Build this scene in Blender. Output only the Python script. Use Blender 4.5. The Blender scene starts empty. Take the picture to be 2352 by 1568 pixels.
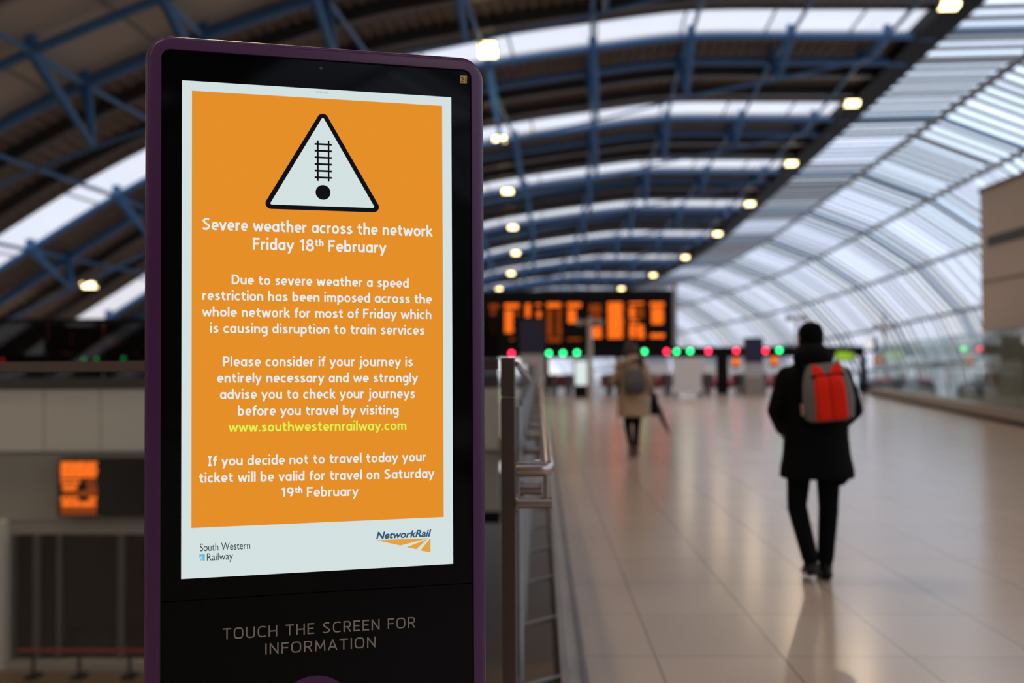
import bpy, bmesh, math, random
import numpy as np
from mathutils import Vector, Matrix

# ------------------------------------------------------------------ camera, sky, exposure
SC = bpy.context.scene
COL = SC.collection
F, CX, CY, EYE = 2400.0, 1176.0, 784.0, Vector((0, 0, 1.5))
YAW, PITCH, ROLL = math.atan(64 / F), math.atan(54 / F), -0.0055
cam_d = bpy.data.cameras.new('camera')
cam = bpy.data.objects.new('camera', cam_d)
COL.objects.link(cam)
SC.camera = cam
cam_d.sensor_width = 36.0
cam_d.lens = F / 2352.0 * 36.0
cam_d.clip_start, cam_d.clip_end = 0.05, 900
RC = (Matrix.Rotation(YAW, 3, 'Z') @ Matrix.Rotation(math.pi / 2 + PITCH, 3, 'X') @ Matrix.Rotation(ROLL, 3, 'Z'))
cam.matrix_world = Matrix.Translation(EYE) @ RC.to_4x4()
cam_d.dof.use_dof = True
cam_d.dof.focus_distance = 2.62
cam_d.dof.aperture_fstop = 1.75
cam_d.dof.aperture_blades = 0

vs = SC.view_settings
vs.view_transform = 'Standard'
vs.look = 'None'
vs.gamma = 1.0
vs.use_curve_mapping = False
vs.exposure = 0.0
SC.cycles.use_denoising = True
SC.cycles.max_bounces = 10
SC.cycles.transparent_max_bounces = 24
SC.cycles.sample_clamp_indirect = 6.0
SC.cycles.caustics_reflective = False
SC.cycles.caustics_refractive = False

world = bpy.data.worlds.new('overcast_sky')
SC.world = world
world.use_nodes = True
nt = world.node_tree
nt.nodes.clear()
n_out = nt.nodes.new('ShaderNodeOutputWorld')
n_bg = nt.nodes.new('ShaderNodeBackground')
n_tc = nt.nodes.new('ShaderNodeTexCoord')
n_sep = nt.nodes.new('ShaderNodeSeparateXYZ')
n_rmp = nt.nodes.new('ShaderNodeValToRGB')
nt.links.new(n_tc.outputs['Generated'], n_sep.inputs[0])
nt.links.new(n_sep.outputs['Z'], n_rmp.inputs[0])
cr = n_rmp.color_ramp
cr.elements[0].position = 0.0
cr.elements[0].color = (0.62, 0.62, 0.66, 1)
cr.elements[1].position = 1.0
cr.elements[1].color = (0.86, 0.90, 1.0, 1)
for pos, c in ((0.05, (0.72, 0.74, 0.80)), (0.12, (0.76, 0.90, 1.08)), (0.3, (0.76, 0.89, 1.08))):
    e = cr.elements.new(pos)
    e.color = (*c, 1)
nt.links.new(n_rmp.outputs[0], n_bg.inputs[0])
n_bg.inputs[1].default_value = 1.7
nt.links.new(n_bg.outputs[0], n_out.inputs[0])


# ------------------------------------------------------------------ helpers
def P(px, py, Y):
    d = RC @ Vector(((px - CX) / F, -(py - CY) / F, -1))
    return EYE + d * (Y / d.y)


def G(px, py, z=0.0):
    d = RC @ Vector(((px - CX) / F, -(py - CY) / F, -1))
    return EYE + d * ((z - EYE.z) / d.z)


def px_x(px, Y):
    return P(px, 838, Y).x


def px_z(px, py, Y):
    return P(px, py, Y).z


MATS = {}


def mat(name, color, rough=0.5, metal=0.0, var=0.08, scale=6.0, spec=0.5, bump=0.0, coat=0.0):
    if name in MATS:
        return MATS[name]
    m = bpy.data.materials.new(name)
    m.use_nodes = True
    t = m.node_tree
    b = t.nodes['Principled BSDF']
    b.inputs['Roughness'].default_value = rough
    b.inputs['Metallic'].default_value = metal
    b.inputs['Specular IOR Level'].default_value = spec
    b.inputs['Coat Weight'].default_value = coat
    tc = t.nodes.new('ShaderNodeTexCoord')
    nz = t.nodes.new('ShaderNodeTexNoise')
    nz.inputs['Scale'].default_value = scale
    nz.inputs['Detail'].default_value = 3
    t.links.new(tc.outputs['Object'], nz.inputs['Vector'])
    mx = t.nodes.new('ShaderNodeMix')
    mx.data_type = 'RGBA'
    mx.inputs['A'].default_value = (*[c * (1 - var) for c in color], 1)
    mx.inputs['B'].default_value = (*[min(1, c * (1 + var)) for c in color], 1)
    t.links.new(nz.outputs['Fac'], mx.inputs['Factor'])
    t.links.new(mx.outputs['Result'], b.inputs['Base Color'])
    if bump:
        bp = t.nodes.new('ShaderNodeBump')
        bp.inputs['Strength'].default_value = bump
        bp.inputs['Distance'].default_value = 0.02
        t.links.new(nz.outputs['Fac'], bp.inputs['Height'])
        t.links.new(bp.outputs['Normal'], b.inputs['Normal'])
    MATS[name] = m
    return m


def emit(name, color, strength=1.0):
    if name in MATS:
        return MATS[name]
    m = bpy.data.materials.new(name)
    m.use_nodes = True
    t = m.node_tree
    t.nodes.clear()
    o = t.nodes.new('ShaderNodeOutputMaterial')
    e = t.nodes.new('ShaderNodeEmission')
    e.inputs[0].default_value = (*color, 1)
    e.inputs[1].default_value = strength
    t.links.new(e.outputs[0], o.inputs[0])
    MATS[name] = m
    return m


def pane(name, tint, see, body, refl=0.5, rough=0.03, seam=0.0):
    """see = share that passes straight through; the rest is a translucent body; plus a Fresnel reflection"""
    if name in MATS:
        return MATS[name]
    m = bpy.data.materials.new(name)
    m.use_nodes = True
    t = m.node_tree
    t.nodes.clear()
    o = t.nodes.new('ShaderNodeOutputMaterial')
    tr = t.nodes.new('ShaderNodeBsdfTransparent')
    tr.inputs[0].default_value = (*tint, 1)
    tl = t.nodes.new('ShaderNodeBsdfTranslucent')
    tl.inputs[0].default_value = (*body, 1)
    m1 = t.nodes.new('ShaderNodeMixShader')
    m1.inputs[0].default_value = see
    t.links.new(tl.outputs[0], m1.inputs[1])
    t.links.new(tr.outputs[0], m1.inputs[2])
    gl = t.nodes.new('ShaderNodeBsdfGlossy')
    gl.inputs['Roughness'].default_value = rough
    lw = t.nodes.new('ShaderNodeFresnel')
    lw.inputs[0].default_value = 1.5
    mm = t.nodes.new('ShaderNodeMath')
    mm.operation = 'MULTIPLY'
    mm.inputs[1].default_value = refl
    t.links.new(lw.outputs[0], mm.inputs[0])
    m2 = t.nodes.new('ShaderNodeMixShader')
    t.links.new(mm.outputs[0], m2.inputs[0])
    t.links.new(m1.outputs[0], m2.inputs[1])
    t.links.new(gl.outputs[0], m2.inputs[2])
    t.links.new(m2.outputs[0], o.inputs[0])
    MATS[name] = m
    return m


def tag(o, label=None, cat=None, group=None, kind=None):
    if label:
        o['label'] = label
    if cat:
        o['category'] = cat
    if group:
        o['group'] = group
    if kind:
        o['kind'] = kind
    return o


def thing(name, label, cat, loc=(0, 0, 0), rz=0.0, group=None):
    o = bpy.data.objects.new(name, None)
    COL.objects.link(o)
    o.empty_display_size = 0.2
    o.location = loc
    o.rotation_euler = (0, 0, rz)
    return tag(o, label, cat, group)


def copy_tree(o, parent=None):
    kids = list(o.children)
    c = o.copy()
    COL.objects.link(c)
    if parent is not None:
        c.parent = parent
    for k in kids:
        copy_tree(k, c)
    return c


class MB:
    def __init__(self):
        self.v, self.f, self.mi = [], [], []
        self.cur = 0

    def add(self, verts, faces):
        b = len(self.v)
        self.v += [tuple(x) for x in verts]
        self.f += [[b + i for i in f] for f in faces]
        self.mi += [self.cur] * len(faces)
        return self

    def box(self, x0, x1, y0, y1, z0, z1):
        v = [(x, y, z) for z in (z0, z1) for y in (y0, y1) for x in (x0, x1)]
        return self.add(v, [(0, 2, 3, 1), (4, 5, 7, 6), (0, 1, 5, 4), (2, 6, 7, 3), (0, 4, 6, 2), (1, 3, 7, 5)])

    def cbox(self, x0, x1, y0, y1, z0, z1, c=0.01):
        """box with chamfered vertical and top edges"""
        def ring(i, z):
            a0, a1, b0, b1 = x0 + i, x1 - i, y0 + i, y1 - i
            return [(a0 + c, b0, z), (a1 - c, b0, z), (a1, b0 + c, z), (a1, b1 - c, z), (a1 - c, b1, z), (a0 + c, b1, z), (a0, b1 - c, z), (a0, b0 + c, z)]
        return self.loft([ring(c, z0), ring(0, z0 + c), ring(0, z1 - c), ring(c, z1)])

    def loft(self, rings, closed=True, caps=True):
        n = len(rings[0])
        v = [p for r in rings for p in r]
        f = []
        for i in range(len(rings) - 1):
            for j in range(n if closed else n - 1):
                k = (j + 1) % n
                f.append((i * n + j, i * n + k, (i + 1) * n + k, (i + 1) * n + j))
        if caps and closed:
            f.append(list(range(n))[::-1])
            f.append([(len(rings) - 1) * n + j for j in range(n)])
        return self.add(v, f)

    def tube(self, path, r, seg=10, caps=True):
        path = [Vector(p) for p in path]
        rs = r if isinstance(r, (list, tuple)) else [r] * len(path)
        rings = []
        up = None
        for i, p in enumerate(path):
            t = (path[min(i + 1, len(path) - 1)] - path[max(i - 1, 0)]).normalized()
            if up is None:
                up = Vector((0, 0, 1)) if abs(t.z) < 0.9 else Vector((1, 0, 0))
            a = t.cross(up).normalized()
            b = a.cross(t).normalized()
            up = b
            rings.append([p + (a * math.cos(2 * math.pi * k / seg) + b * math.sin(2 * math.pi * k / seg)) * rs[i] for k in range(seg)])
        return self.loft(rings, True, caps)

    def disc(self, c, r, axis='Y', seg=28):
        c = Vector(c)
        vs_ = []
        for k in range(seg):
            a = 2 * math.pi * k / seg
            d = {'Y': (math.cos(a), 0, math.sin(a)), 'Z': (math.cos(a), math.sin(a), 0), 'X': (0, math.cos(a), math.sin(a))}[axis]
            vs_.append(c + Vector(d) * r)
        return self.add(vs_, [list(range(seg))])

    def ell(self, c, r, rot=None, seg=16, rings=10):
        c = Vector(c)
        v, f = [], []
        for i in range(1, rings):
            th = math.pi * i / rings
            for j in range(seg):
                ph = 2 * math.pi * j / seg
                q = Vector((r[0] * math.sin(th) * math.cos(ph), r[1] * math.sin(th) * math.sin(ph), r[2] * math.cos(th)))
                if rot:
                    q = rot @ q
                v.append(c + q)
        top, bot = Vector((0, 0, r[2])), Vector((0, 0, -r[2]))
        if rot:
            top, bot = rot @ top, rot @ bot
        v += [c + top, c + bot]
        T, B = len(v) - 2, len(v) - 1
        for j in range(seg):
            k = (j + 1) % seg
            f.append((T, j, k))
            f.append((B, (rings - 2) * seg + k, (rings - 2) * seg + j))
            for i in range(rings - 2):
                f.append((i * seg + j, (i + 1) * seg + j, (i + 1) * seg + k, i * seg + k))
        return self.add(v, f)

    def cap(self, p0, p1, r0, r1, seg=14):
        """tapered capsule"""
        p0, p1 = Vector(p0), Vector(p1)
        ax = (p1 - p0)
        L = max(ax.length, 1e-5)
        ax.normalize()
        u = ax.orthogonal().normalized()
        w = ax.cross(u)
        rings = []
        for i in range(5):
            a = math.pi / 2 * (1 - i / 4.0) if i else math.pi / 2 * 0.93
            rings.append((p0 - ax * r0 * math.sin(a), r0 * math.cos(a)))
        for i in range(5):
            a = math.pi / 2 * (i / 4.0) if i < 4 else math.pi / 2 * 0.93
            rings.append((p1 + ax * r1 * math.sin(a), r1 * math.cos(a)))
        return self.loft([[c + (u * math.cos(2 * math.pi * k / seg) + w * math.sin(2 * math.pi * k / seg)) * r for k in range(seg)] for c, r in rings])

    def build(self, name, m=None, parent=None, smooth=False, loc=None):
        me = bpy.data.meshes.new(name)
        me.from_pydata(self.v, [], self.f)
        ms = m if isinstance(m, (list, tuple)) else [m]
        for x in ms:
            if x:
                me.materials.append(x)
        if len(ms) > 1:
            me.polygons.foreach_set('material_index', self.mi)
        me.update()
        bm = bmesh.new()
        bm.from_mesh(me)
        bmesh.ops.recalc_face_normals(bm, faces=bm.faces)
        bm.to_mesh(me)
        bm.free()
        if smooth:
            me.polygons.foreach_set('use_smooth', [True] * len(me.polygons))
            try:
                me.set_sharp_from_angle(angle=math.radians(38))
            except Exception:
                pass
        o = bpy.data.objects.new(name, me)
        COL.objects.link(o)
        if parent is not None:
            o.parent = parent
        if loc is not None:
            o.location = loc
        return o

    def blob(self, name, m, parent=None, voxel=0.012, smooth_it=4):
        """one continuous skin round all the shapes collected so far"""
        o = self.build(name, m, None)
        r = o.modifiers.new('r', 'REMESH')
        r.mode = 'VOXEL'
        r.voxel_size = voxel
        s = o.modifiers.new('s', 'SMOOTH')
        s.factor = 0.5
        s.iterations = smooth_it
        dg = bpy.context.evaluated_depsgraph_get()
        me = bpy.data.meshes.new_from_object(o.evaluated_get(dg))
        o.modifiers.clear()
        old = o.data
        o.data = me
        bpy.data.meshes.remove(old)
        me.name = name
        if m and not me.materials:
            me.materials.append(m)
        me.polygons.foreach_set('use_smooth', [True] * len(me.polygons))
        if parent is not None:
            o.parent = parent
        return o


def struct(o, label=None):
    o['kind'] = 'structure'
    if label:
        o['label'] = label
    return o


# ------------------------------------------------------------------ materials
M_BLUE = mat('truss_blue_paint', (0.042, 0.15, 0.36), 0.42, 0, 0.12, 2.0)
M_DECK = mat('roof_deck_brown', (0.105, 0.080, 0.066), 0.65, 0, 0.25, 0.8)
M_BLACK = mat('matt_black_paint', (0.005, 0.005, 0.0055), 0.6, 0, 0.1, 5, 0.12)
M_STEEL = mat('brushed_steel', (0.43, 0.365, 0.335), 0.24, 1.0, 0.06, 30)
M_BRONZE = mat('satin_bronze_steel', (0.155, 0.112, 0.098), 0.34, 0.85, 0.08, 20)
M_GREYM = mat('grey_painted_metal', (0.33, 0.33, 0.34), 0.4, 0.4, 0.08, 12)
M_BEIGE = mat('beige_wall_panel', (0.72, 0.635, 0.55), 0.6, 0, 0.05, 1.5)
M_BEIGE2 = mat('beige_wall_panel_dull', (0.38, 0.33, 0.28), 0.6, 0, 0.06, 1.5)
M_PYLON = mat('taupe_cladding', (0.62, 0.535, 0.48), 0.6, 0, 0.05, 1.5)
M_DARKG = mat('dark_grey_metal', (0.045, 0.045, 0.05), 0.4, 0.2, 0.1, 8)
M_NAVY = mat('navy_sign_face', (0.012, 0.012, 0.05), 0.4, 0, 0.08, 4)
M_WHITE = mat('white_paint', (0.72, 0.70, 0.72), 0.5, 0, 0.04, 5)
M_BAR = mat('glazing_bar_grey', (0.26, 0.26, 0.27), 0.5, 0.3, 0.1, 5)
M_RIB = mat('glazing_rib_blue_grey', (0.16, 0.24, 0.34), 0.5, 0.1, 0.1, 3)
M_GLASS = pane('clear_glazing', (0.97, 0.985, 1.0), 0.90, (0.8, 0.85, 0.9), 0.35)
M_FROST = pane('grey_tinted_glazing', (0.86, 0.88, 0.93), 0.42, (0.74, 0.75, 0.82), 0.4, 0.1)  # greyer panes stand in for buildings seen outside
M_SKYL = pane('rooflight_sheet', (0.90, 0.83, 0.80), 0.55, (0.80, 0.74, 0.71), 0.3, 0.2)
M_BGLASS = pane('balustrade_glass', (0.92, 0.95, 0.93), 0.997, (0.2, 0.22, 0.2), 0.6, 0.0)
M_KGLASS = pane('kerb_balustrade_glass', (0.84, 0.89, 0.86), 0.97, (0.5, 0.55, 0.5), 0.45, 0.0)
M_SMOKE = pane('smoked_glass', (0.22, 0.22, 0.21), 0.95, (0.08, 0.08, 0.08), 1.0, 0.02)
M_LAMP = emit('lamp_glow', (1.0, 0.76, 0.36), 7.0)

# floor: large stone tiles in a straight grid
M_FLOOR = bpy.data.materials.new('stone_floor_tiles')
M_FLOOR.use_nodes = True
t = M_FLOOR.node_tree
b = t.nodes['Principled BSDF']
tc = t.nodes.new('ShaderNodeTexCoord')
mp = t.nodes.new('ShaderNodeMapping')
mp.inputs['Location'].default_value = (-0.583 + 0.65 * 40, -5.42 + 0.9 * 40, 0)
br = t.nodes.new('ShaderNodeTexBrick')
br.offset = 0.0
br.squash = 1.0
br.inputs['Scale'].default_value = 1.0
br.inputs['Brick Width'].default_value = 0.65
br.inputs['Row Height'].default_value = 0.9
br.inputs['Mortar Size'].default_value = 0.006
br.inputs['Mortar Smooth'].default_value = 0.3
br.inputs['Color1'].default_value = (0.465, 0.365, 0.29, 1)
br.inputs['Color2'].default_value = (0.495, 0.392, 0.315, 1)
br.inputs['Mortar'].default_value = (0.26, 0.20, 0.165, 1)
nz = t.nodes.new('ShaderNodeTexNoise')
nz.inputs['Scale'].default_value = 1.3
nz.inputs['Detail'].default_value = 5
mr = t.nodes.new('ShaderNodeMapRange')
mr.inputs['To Min'].default_value = 0.17
mr.inputs['To Max'].default_value = 0.24
t.links.new(tc.outputs['Object'], mp.inputs[0])
t.links.new(mp.outputs[0], br.inputs['Vector'])
t.links.new(tc.outputs['Object'], nz.inputs['Vector'])
t.links.new(nz.outputs['Fac'], mr.inputs['Value'])
t.links.new(mr.outputs[0], b.inputs['Roughness'])
t.links.new(br.outputs['Color'], b.inputs['Base Color'])
b.inputs['Specular IOR Level'].default_value = 0.7

# ------------------------------------------------------------------ roof geometry: one section swept along a curving ridge
BAY, Y0 = 12.57, 33.1
_lx = [(2180, 10), (1957, 236), (1817, 374), (1722, 467), (1648, 536), (1574, 590), (1500, 631), (1427, 662)]
_tab = []
for i, (lx, ly) in enumerate(_lx):
    q = P(lx, ly, Y0 + BAY * i)
    _tab.append((Y0 + BAY * i, q.x, q.z))
a0, a7 = _tab[0], _tab[-1]
_pre = [(a0[0] - BAY * k, a0[1] - 0.40 * k - 0.02 * k * k, a0[2] - 0.02 * k) for k in (7, 6, 5, 4, 3, 2, 1)]
_post = [(a7[0] + BAY * k, a7[1] - 2.7 * k - 0.28 * k * k, a7[2] - 0.62 * k) for k in (1, 2, 3, 4, 5)]
_tab = _pre + _tab + _post
TY = np.array([r[0] for r in _tab])


def hermite(xs, ys, x):
    i = int(np.clip(np.searchsorted(xs, x) - 1, 0, len(xs) - 2))
    def sl(k):
        a_, b_ = max(k - 1, 0), min(k + 1, len(xs) - 1)
        return (ys[b_] - ys[a_]) / (xs[b_] - xs[a_])
    h = xs[i + 1] - xs[i]
    s = (x - xs[i]) / h
    return (ys[i] * (2 * s**3 - 3 * s**2 + 1) + h * sl(i) * (s**3 - 2 * s**2 + s) + ys[i + 1] * (-2 * s**3 + 3 * s**2) + h * sl(i + 1) * (s**3 - s**2))


def XR(Y):
    return float(hermite(TY, [r[1] for r in _tab], Y))


def HR(Y):
    return float(hermite(TY, [r[2] for r in _tab], Y))


_sk = [(-44, -16.8), (-40, -13.4), (-36.2, -10.5), (-31.7, -7.6), (-26.8, -4.65), (-22.5, -2.75), (-18.2, -1.32), (-15, -.72), (-11.2, -.2), (-8, .14), (-4, .12), (0, .05), (0.6, 0.0)]
_skx = [p[0] for p in _sk]
_skz = [p[1] for p in _sk]


def SKIN(dx):
    return float(hermite(_skx, _skz, dx))


def RP(Y, dx, dh, Yref=None):
    r = Y if Yref is None else Yref
    return Vector((XR(r) + dx, Y, HR(r) + dh))


NB = range(-6, 11)


def YTR(i):
    """where truss and rooflight i stand"""
    return Y0 + BAY * i + (max(.8, 2.3 - .6 * i) if i >= 0 else 3.4)


DXL = -43.0
# corrugated deck, one mesh per bay between two rooflights
prof = []
k = 0
dx = DXL
while dx < 0.55:
    prof.append((dx, 0.0 if (k // 2) % 2 == 0 else 0.07))
    dx += (0.02 if k % 2 == 1 else 0.16)
    k += 1
ce = MB()
for i in NB:
    ya, yb = YTR(i) + (0.85 if i != -1 else 3.2), YTR(i + 1) - 1.95
    st = [ya + (yb - ya) * s / 3 for s in range(4)]
    ce.loft([[RP(y, d, SKIN(d) + c) for d, c in prof] for y in st], closed=False)
struct(ce.build('ceiling', M_DECK), 'dark brown corrugated roof deck curving over the concourse')
for n, i in enumerate(NB):
    ya, yb = YTR(i) - 1.95, YTR(i) + (0.85 if i != -1 else 3.2)
    g = MB()
    ds = [DXL + (0.5 - DXL) * s / 60 for s in range(61)]
    g.loft([[RP(y, d, SKIN(d) + 0.02) for d in ds] for y in (ya, yb)], closed=False)
    w = struct(g.build('window_%d' % (n + 1), M_SKYL if i != -1 else mat('grey_liner_sheet', (0.40, 0.37, 0.34), 0.6, 0, 0.06, 0.8)), 'pale rooflight strip between bands of brown roof deck')
    fr = MB()
    for y in (ya, yb):
        fr.loft([[RP(y + e, d, SKIN(d) + z) for e, z in ((-.07, -.1), (.07, -.1), (.07, .1), (-.07, .1))] for d in ds])
    for s in range(0, 61, 4):
        d = ds[s]
        fr.loft([[RP(y, d + e, SKIN(d) + z) for e, z in ((-.03, -.03), (.03, -.03), (.03, .03), (-.03, .03))] for y in (ya, yb)])
    fr.build('window_frame', M_BAR, w)

# outer wall on the far left, below the springing of the arches
wl = MB()
ys = [-46 + 6 * k for k in range(35)]
wl.loft([[RP(y, DXL, SKIN(DXL)) for y in ys], [Vector((XR(y) + DXL, y, -5.2)) for y in ys]], closed=False)
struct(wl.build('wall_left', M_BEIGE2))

# glazed western side: facets hung from the ridge
GS = [(0.55, -0.05), (4.4, 0.0), (8.3, -1.5), (11.9, -3.9), (14.7, -7.0), (16.3, -10.3), (17.0, -13.8)]
clear_, bars = MB(), MB()
random.seed(4)
for i in range(-6, 12):
    for k in range(len(GS) - 1):
        (d0, h0), (d1, h1) = GS[k], GS[k + 1]
        yb0 = Y0 + BAY * i
        cuts = [yb0 + BAY * s for s in (0, .09, .18, .27, .36, .45, .5, .58, .66, .74, .82, .9, 1.0)]
        frost_from = 5
        for c in range(len(cuts) - 1):
            y0, y1 = cuts[c], cuts[c + 1]
            fr = c >= 6 and (k >= 2 or (k == 0 and i >= 1 and i % 2 == 1) or (k == 1 and i >= 2))
            clear_.cur = 1 if fr else 0
            clear_.add([RP(y0, d0, h0), RP(y1, d0, h0), RP(y1, d1, h1), RP(y0, d1, h1)], [(0, 1, 2, 3)])
            w_ = 0.10 if not fr else 0.035
            bars.tube([RP(y0, d0, h0 - .04), RP(y0, d1, h1 - .04)], w_, 4)
wr = struct(clear_.build('wall_right', [M_GLASS, M_FROST]), 'glazed western side of the train shed')
struct(bars.build('glazing_bars', M_BAR, wr))
for k in range(1, len(GS)):
    r_ = MB()
    d0, h0 = GS[k]
    for e, rr in ((0, .14), (0.35, .07)):
        r_.tube([RP(y, d0 - e, h0 - 0.25 - e * .4) for y in [-42 + 4 * s for s in range(55)]], rr, 6)
    for s in range(0, 135):
        y = -42 + s * 1.57
        r_.tube([RP(y, d0, h0 - .25), RP(y, d0 - .35, h0 - .39)], .05, 4)
    struct(r_.build('trim_%d' % k, M_BAR, None, True), 'grey glazing rail along the glazed side')
rb = MB()
for i in range(-6, 12):
    y = Y0 + BAY * i + 2
    for a_, b_ in zip(GS[:-1], GS[1:]):
        rb.tube([RP(y, a_[0], a_[1] - .2), RP(y, b_[0], b_[1] - .2)], 0.15, 6)
struct(rb.build('glazing_ribs', M_RIB, wr))

# black ridge beam where deck and glass meet
rg = MB()
sec = [(-0.42, -0.42), (0.58, -0.42), (0.62, 0.1), (-0.42, 0.08)]
rg.loft([[RP(y, d, h) for d, h in sec] for y in [-50 + 3 * s for s in range(72)]])
tag(rg.build('ridge_beam', M_BLACK), 'long black beam along the seam between brown roof and glazing', 'beam')

# ------------------------------------------------------------------ blue trusses
NODES = [-1.3, -4.55, -7.9, -11.25, -14.8, -18.2, -21.4, -24.5, -27.6, -30.6, -33.5, -36.3]
BO = -0.36   # boom below skin


def depth(dx):
    return max(0.12, 2.4 * (1 - ((dx + 17) / 16.6) ** 2)) if dx > -17 else max(0.12, 2.4 * (1 - ((dx + 17) / 22.0) ** 2))


def node_dir(dx):
    s = (SKIN(dx + .5) - SKIN(dx - .5))
    n = Vector((s, 0, -1)).normalized()
    return n


ORD = {-1: 'nearest the camera, cropped at upper left', 0: 'second from the camera, behind the top of the kiosk', 1: 'third from the camera', 2: 'fourth from the camera',
       3: 'fifth from the camera', 4: 'sixth from the camera', 5: 'seventh from the camera', 6: 'eighth from the camera', 7: 'ninth from the camera', 8: 'tenth, far above the departure board', 9: 'farthest and smallest'}
dsb = [0.3 - 0.65 * s for s in range(60)]
proto = thing('roof_truss', 'x', 'roof truss', (0, 0, 0), 0, 'blue arched roof trusses')
for yy in (0.0, 2.9):
    mb = MB()
    mb.tube([(d, yy, SKIN(d) + BO) for d in dsb], 0.12 if yy == 0 else 0.15, 10)
    mb.build('boom', M_BLUE, proto, True)
mb = MB()
mb.tube([(d, 1.5, SKIN(d) + BO) + Vector(node_dir(d)) * depth(d) if False else tuple(Vector((d, 1.5, SKIN(d) + BO)) + node_dir(d) * depth(d)) for d in dsb[2:]], 0.045, 6)
mb.build('tie_rod', M_BLUE, proto, True)
for d in NODES:
    tip = Vector((d, 1.5, SKIN(d) + BO)) + node_dir(d) * depth(d)
    for yy in (0.0, 2.9):
        mb = MB()
        top = Vector((d, yy, SKIN(d) + BO))
        mb.tube([top, top.lerp(tip, .35), tip], [0.15, 0.135, 0.05], 8)
        mb.build('strut', M_BLUE, proto, True)
    mb = MB()
    mb.tube([(d, 0, SKIN(d) + BO), (d, 2.9, SKIN(d) + BO)], 0.09, 6)
    mb.box(d - .12, d + .12, -.1, .1, SKIN(d) + BO, SKIN(d) + .02)
    mb.box(d - .12, d + .12, 2.8, 3.0, SKIN(d) + BO, SKIN(d) + .02)
    mb.build('cross_tie', M_BLUE, proto, True)
first = True
TR = {}
for i in range(-1, 10):
    tr_ = proto if first else copy_tree(proto)
    first = False
    y = YTR(i)
    tr_.location = (XR(y), y, HR(y))
    tr_['label'] = 'blue arched roof truss, ' + ORD[i]
    TR[i] = tr_
for i in range(-2, 9):
    y, yn = YTR(i), YTR(i + 1)
    owner = TR.get(i, TR[-1])
    off = Vector(owner.location)
    for d in NODES[:10]:
        mb = MB()
        mb.tube([RP(y + 2.9, d, SKIN(d) + BO, y) - off, RP(yn, d, SKIN(d) + BO, yn) - off], 0.07, 6)
        mb.build('longitudinal_tie', M_BLUE, owner, True)
    for s in (5.2, 8.0):
        mb = MB()
        mb.loft([[RP(y + s + e, d, SKIN(d) + z, y + s) - off for e, z in ((-.2, -.35), (.2, -.35), (.2, 0), (-.2, 0))] for d in dsb])
        mb.build('purlin', M_DARKG, owner)

# ------------------------------------------------------------------ floodlights
lamp = thing('floodlight', 'x', 'floodlight', (0, 0, 0), 0, 'warm floodlights along the roof')
mb = MB()
mb.box(-.3, .3, -.14, .2, -.06, .12)
mb.build('housing', M_DARKG, lamp)
mb = MB()
mb.add([(-.27, -.16, -.07), (.27, -.16, -.07), (.27, .16, -.13), (-.27, .16, -.13), (-.27, -.16, .06), (.27, -.16, .06)], [(0, 1, 2, 3), (0, 1, 5, 4)])
mb.build('lens', M_LAMP, lamp)
ld = bpy.data.lights.new('floodlight_beam', 'AREA')
ld.shape = 'RECTANGLE'
ld.size, ld.size_y = 0.54, 0.32
ld.color = (1.0, 0.77, 0.53)
ld.energy = 195
lo_ = bpy.data.objects.new('floodlight_beam', ld)
COL.objects.link(lo_)
lo_.location = (0, 0, -0.16)
lo_.parent = lamp
first = True
LAB = ['first', 'second', 'third', 'fourth', 'fifth', 'sixth', 'seventh', 'eighth']


def add_lamp(p, label):
    global first
    o = lamp if first else copy_tree(lamp)
    first = False
    o.location = p
    o['label'] = label


for i, (lx, ly) in enumerate(_lx):
    add_lamp(P(lx, ly, (Y0 + BAY * i) * .945), 'warm floodlight on the black ridge beam, %s from the camera' % LAB[i])
_ll = [(1121, 120), (1148, 318), (1166, 438), (1178, 521), (1185, 580), (1174, 627), (1146, 662)]
for i, (lx, ly) in enumerate(_ll):
    add_lamp(P(lx, ly, (Y0 + BAY * i) * .97), 'warm floodlight in the middle roof row, %s from the camera' % LAB[i])
add_lamp(P(1119, 104, Y0 * .97 + 1.2), 'warm floodlight just above another one beside the kiosk top')
q = P(205, 653, 40)
add_lamp(q, 'lone warm floodlight under the roof left of the kiosk')
for dx_, i in [(d_, k_) for k_ in (-1, -2, -3, -4, -5) for d_ in (0, -14.7, -27) if (d_, k_) != (0, -5)]:
    y = Y0 + BAY * i
    add_lamp(RP(y, dx_ - (.5 if dx_ == 0 else 0), -.6 if dx_ == 0 else SKIN(dx_) - 1.4), 'warm floodlight over the camera, above the frame')

# ------------------------------------------------------------------ ground: floors, edges, walls
VX0, VX1, VY0, VY1 = -13.0, 0.12, 4.0, 21.6      # the opening down to the lower level
fl = MB()
# right curb line
def curb_x(y):
    return 11.1 + (y - 24.0) * (15.7 - 11.1) / (50.7 - 24.0)


def slab(x0a, x1a, x0b, x1b, ya, yb, th=0.5):
    fl.add([(x0a, ya, 0), (x1a, ya, 0), (x1b, yb, 0), (x0b, yb, 0), (x0a, ya, -th), (x1a, ya, -th), (x1b, yb, -th), (x0b, yb, -th)],
           [(0, 1, 2, 3), (4, 7, 6, 5), (0, 4, 5, 1), (2, 6, 7, 3), (0, 3, 7, 4), (1, 5, 6, 2)])


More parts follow.
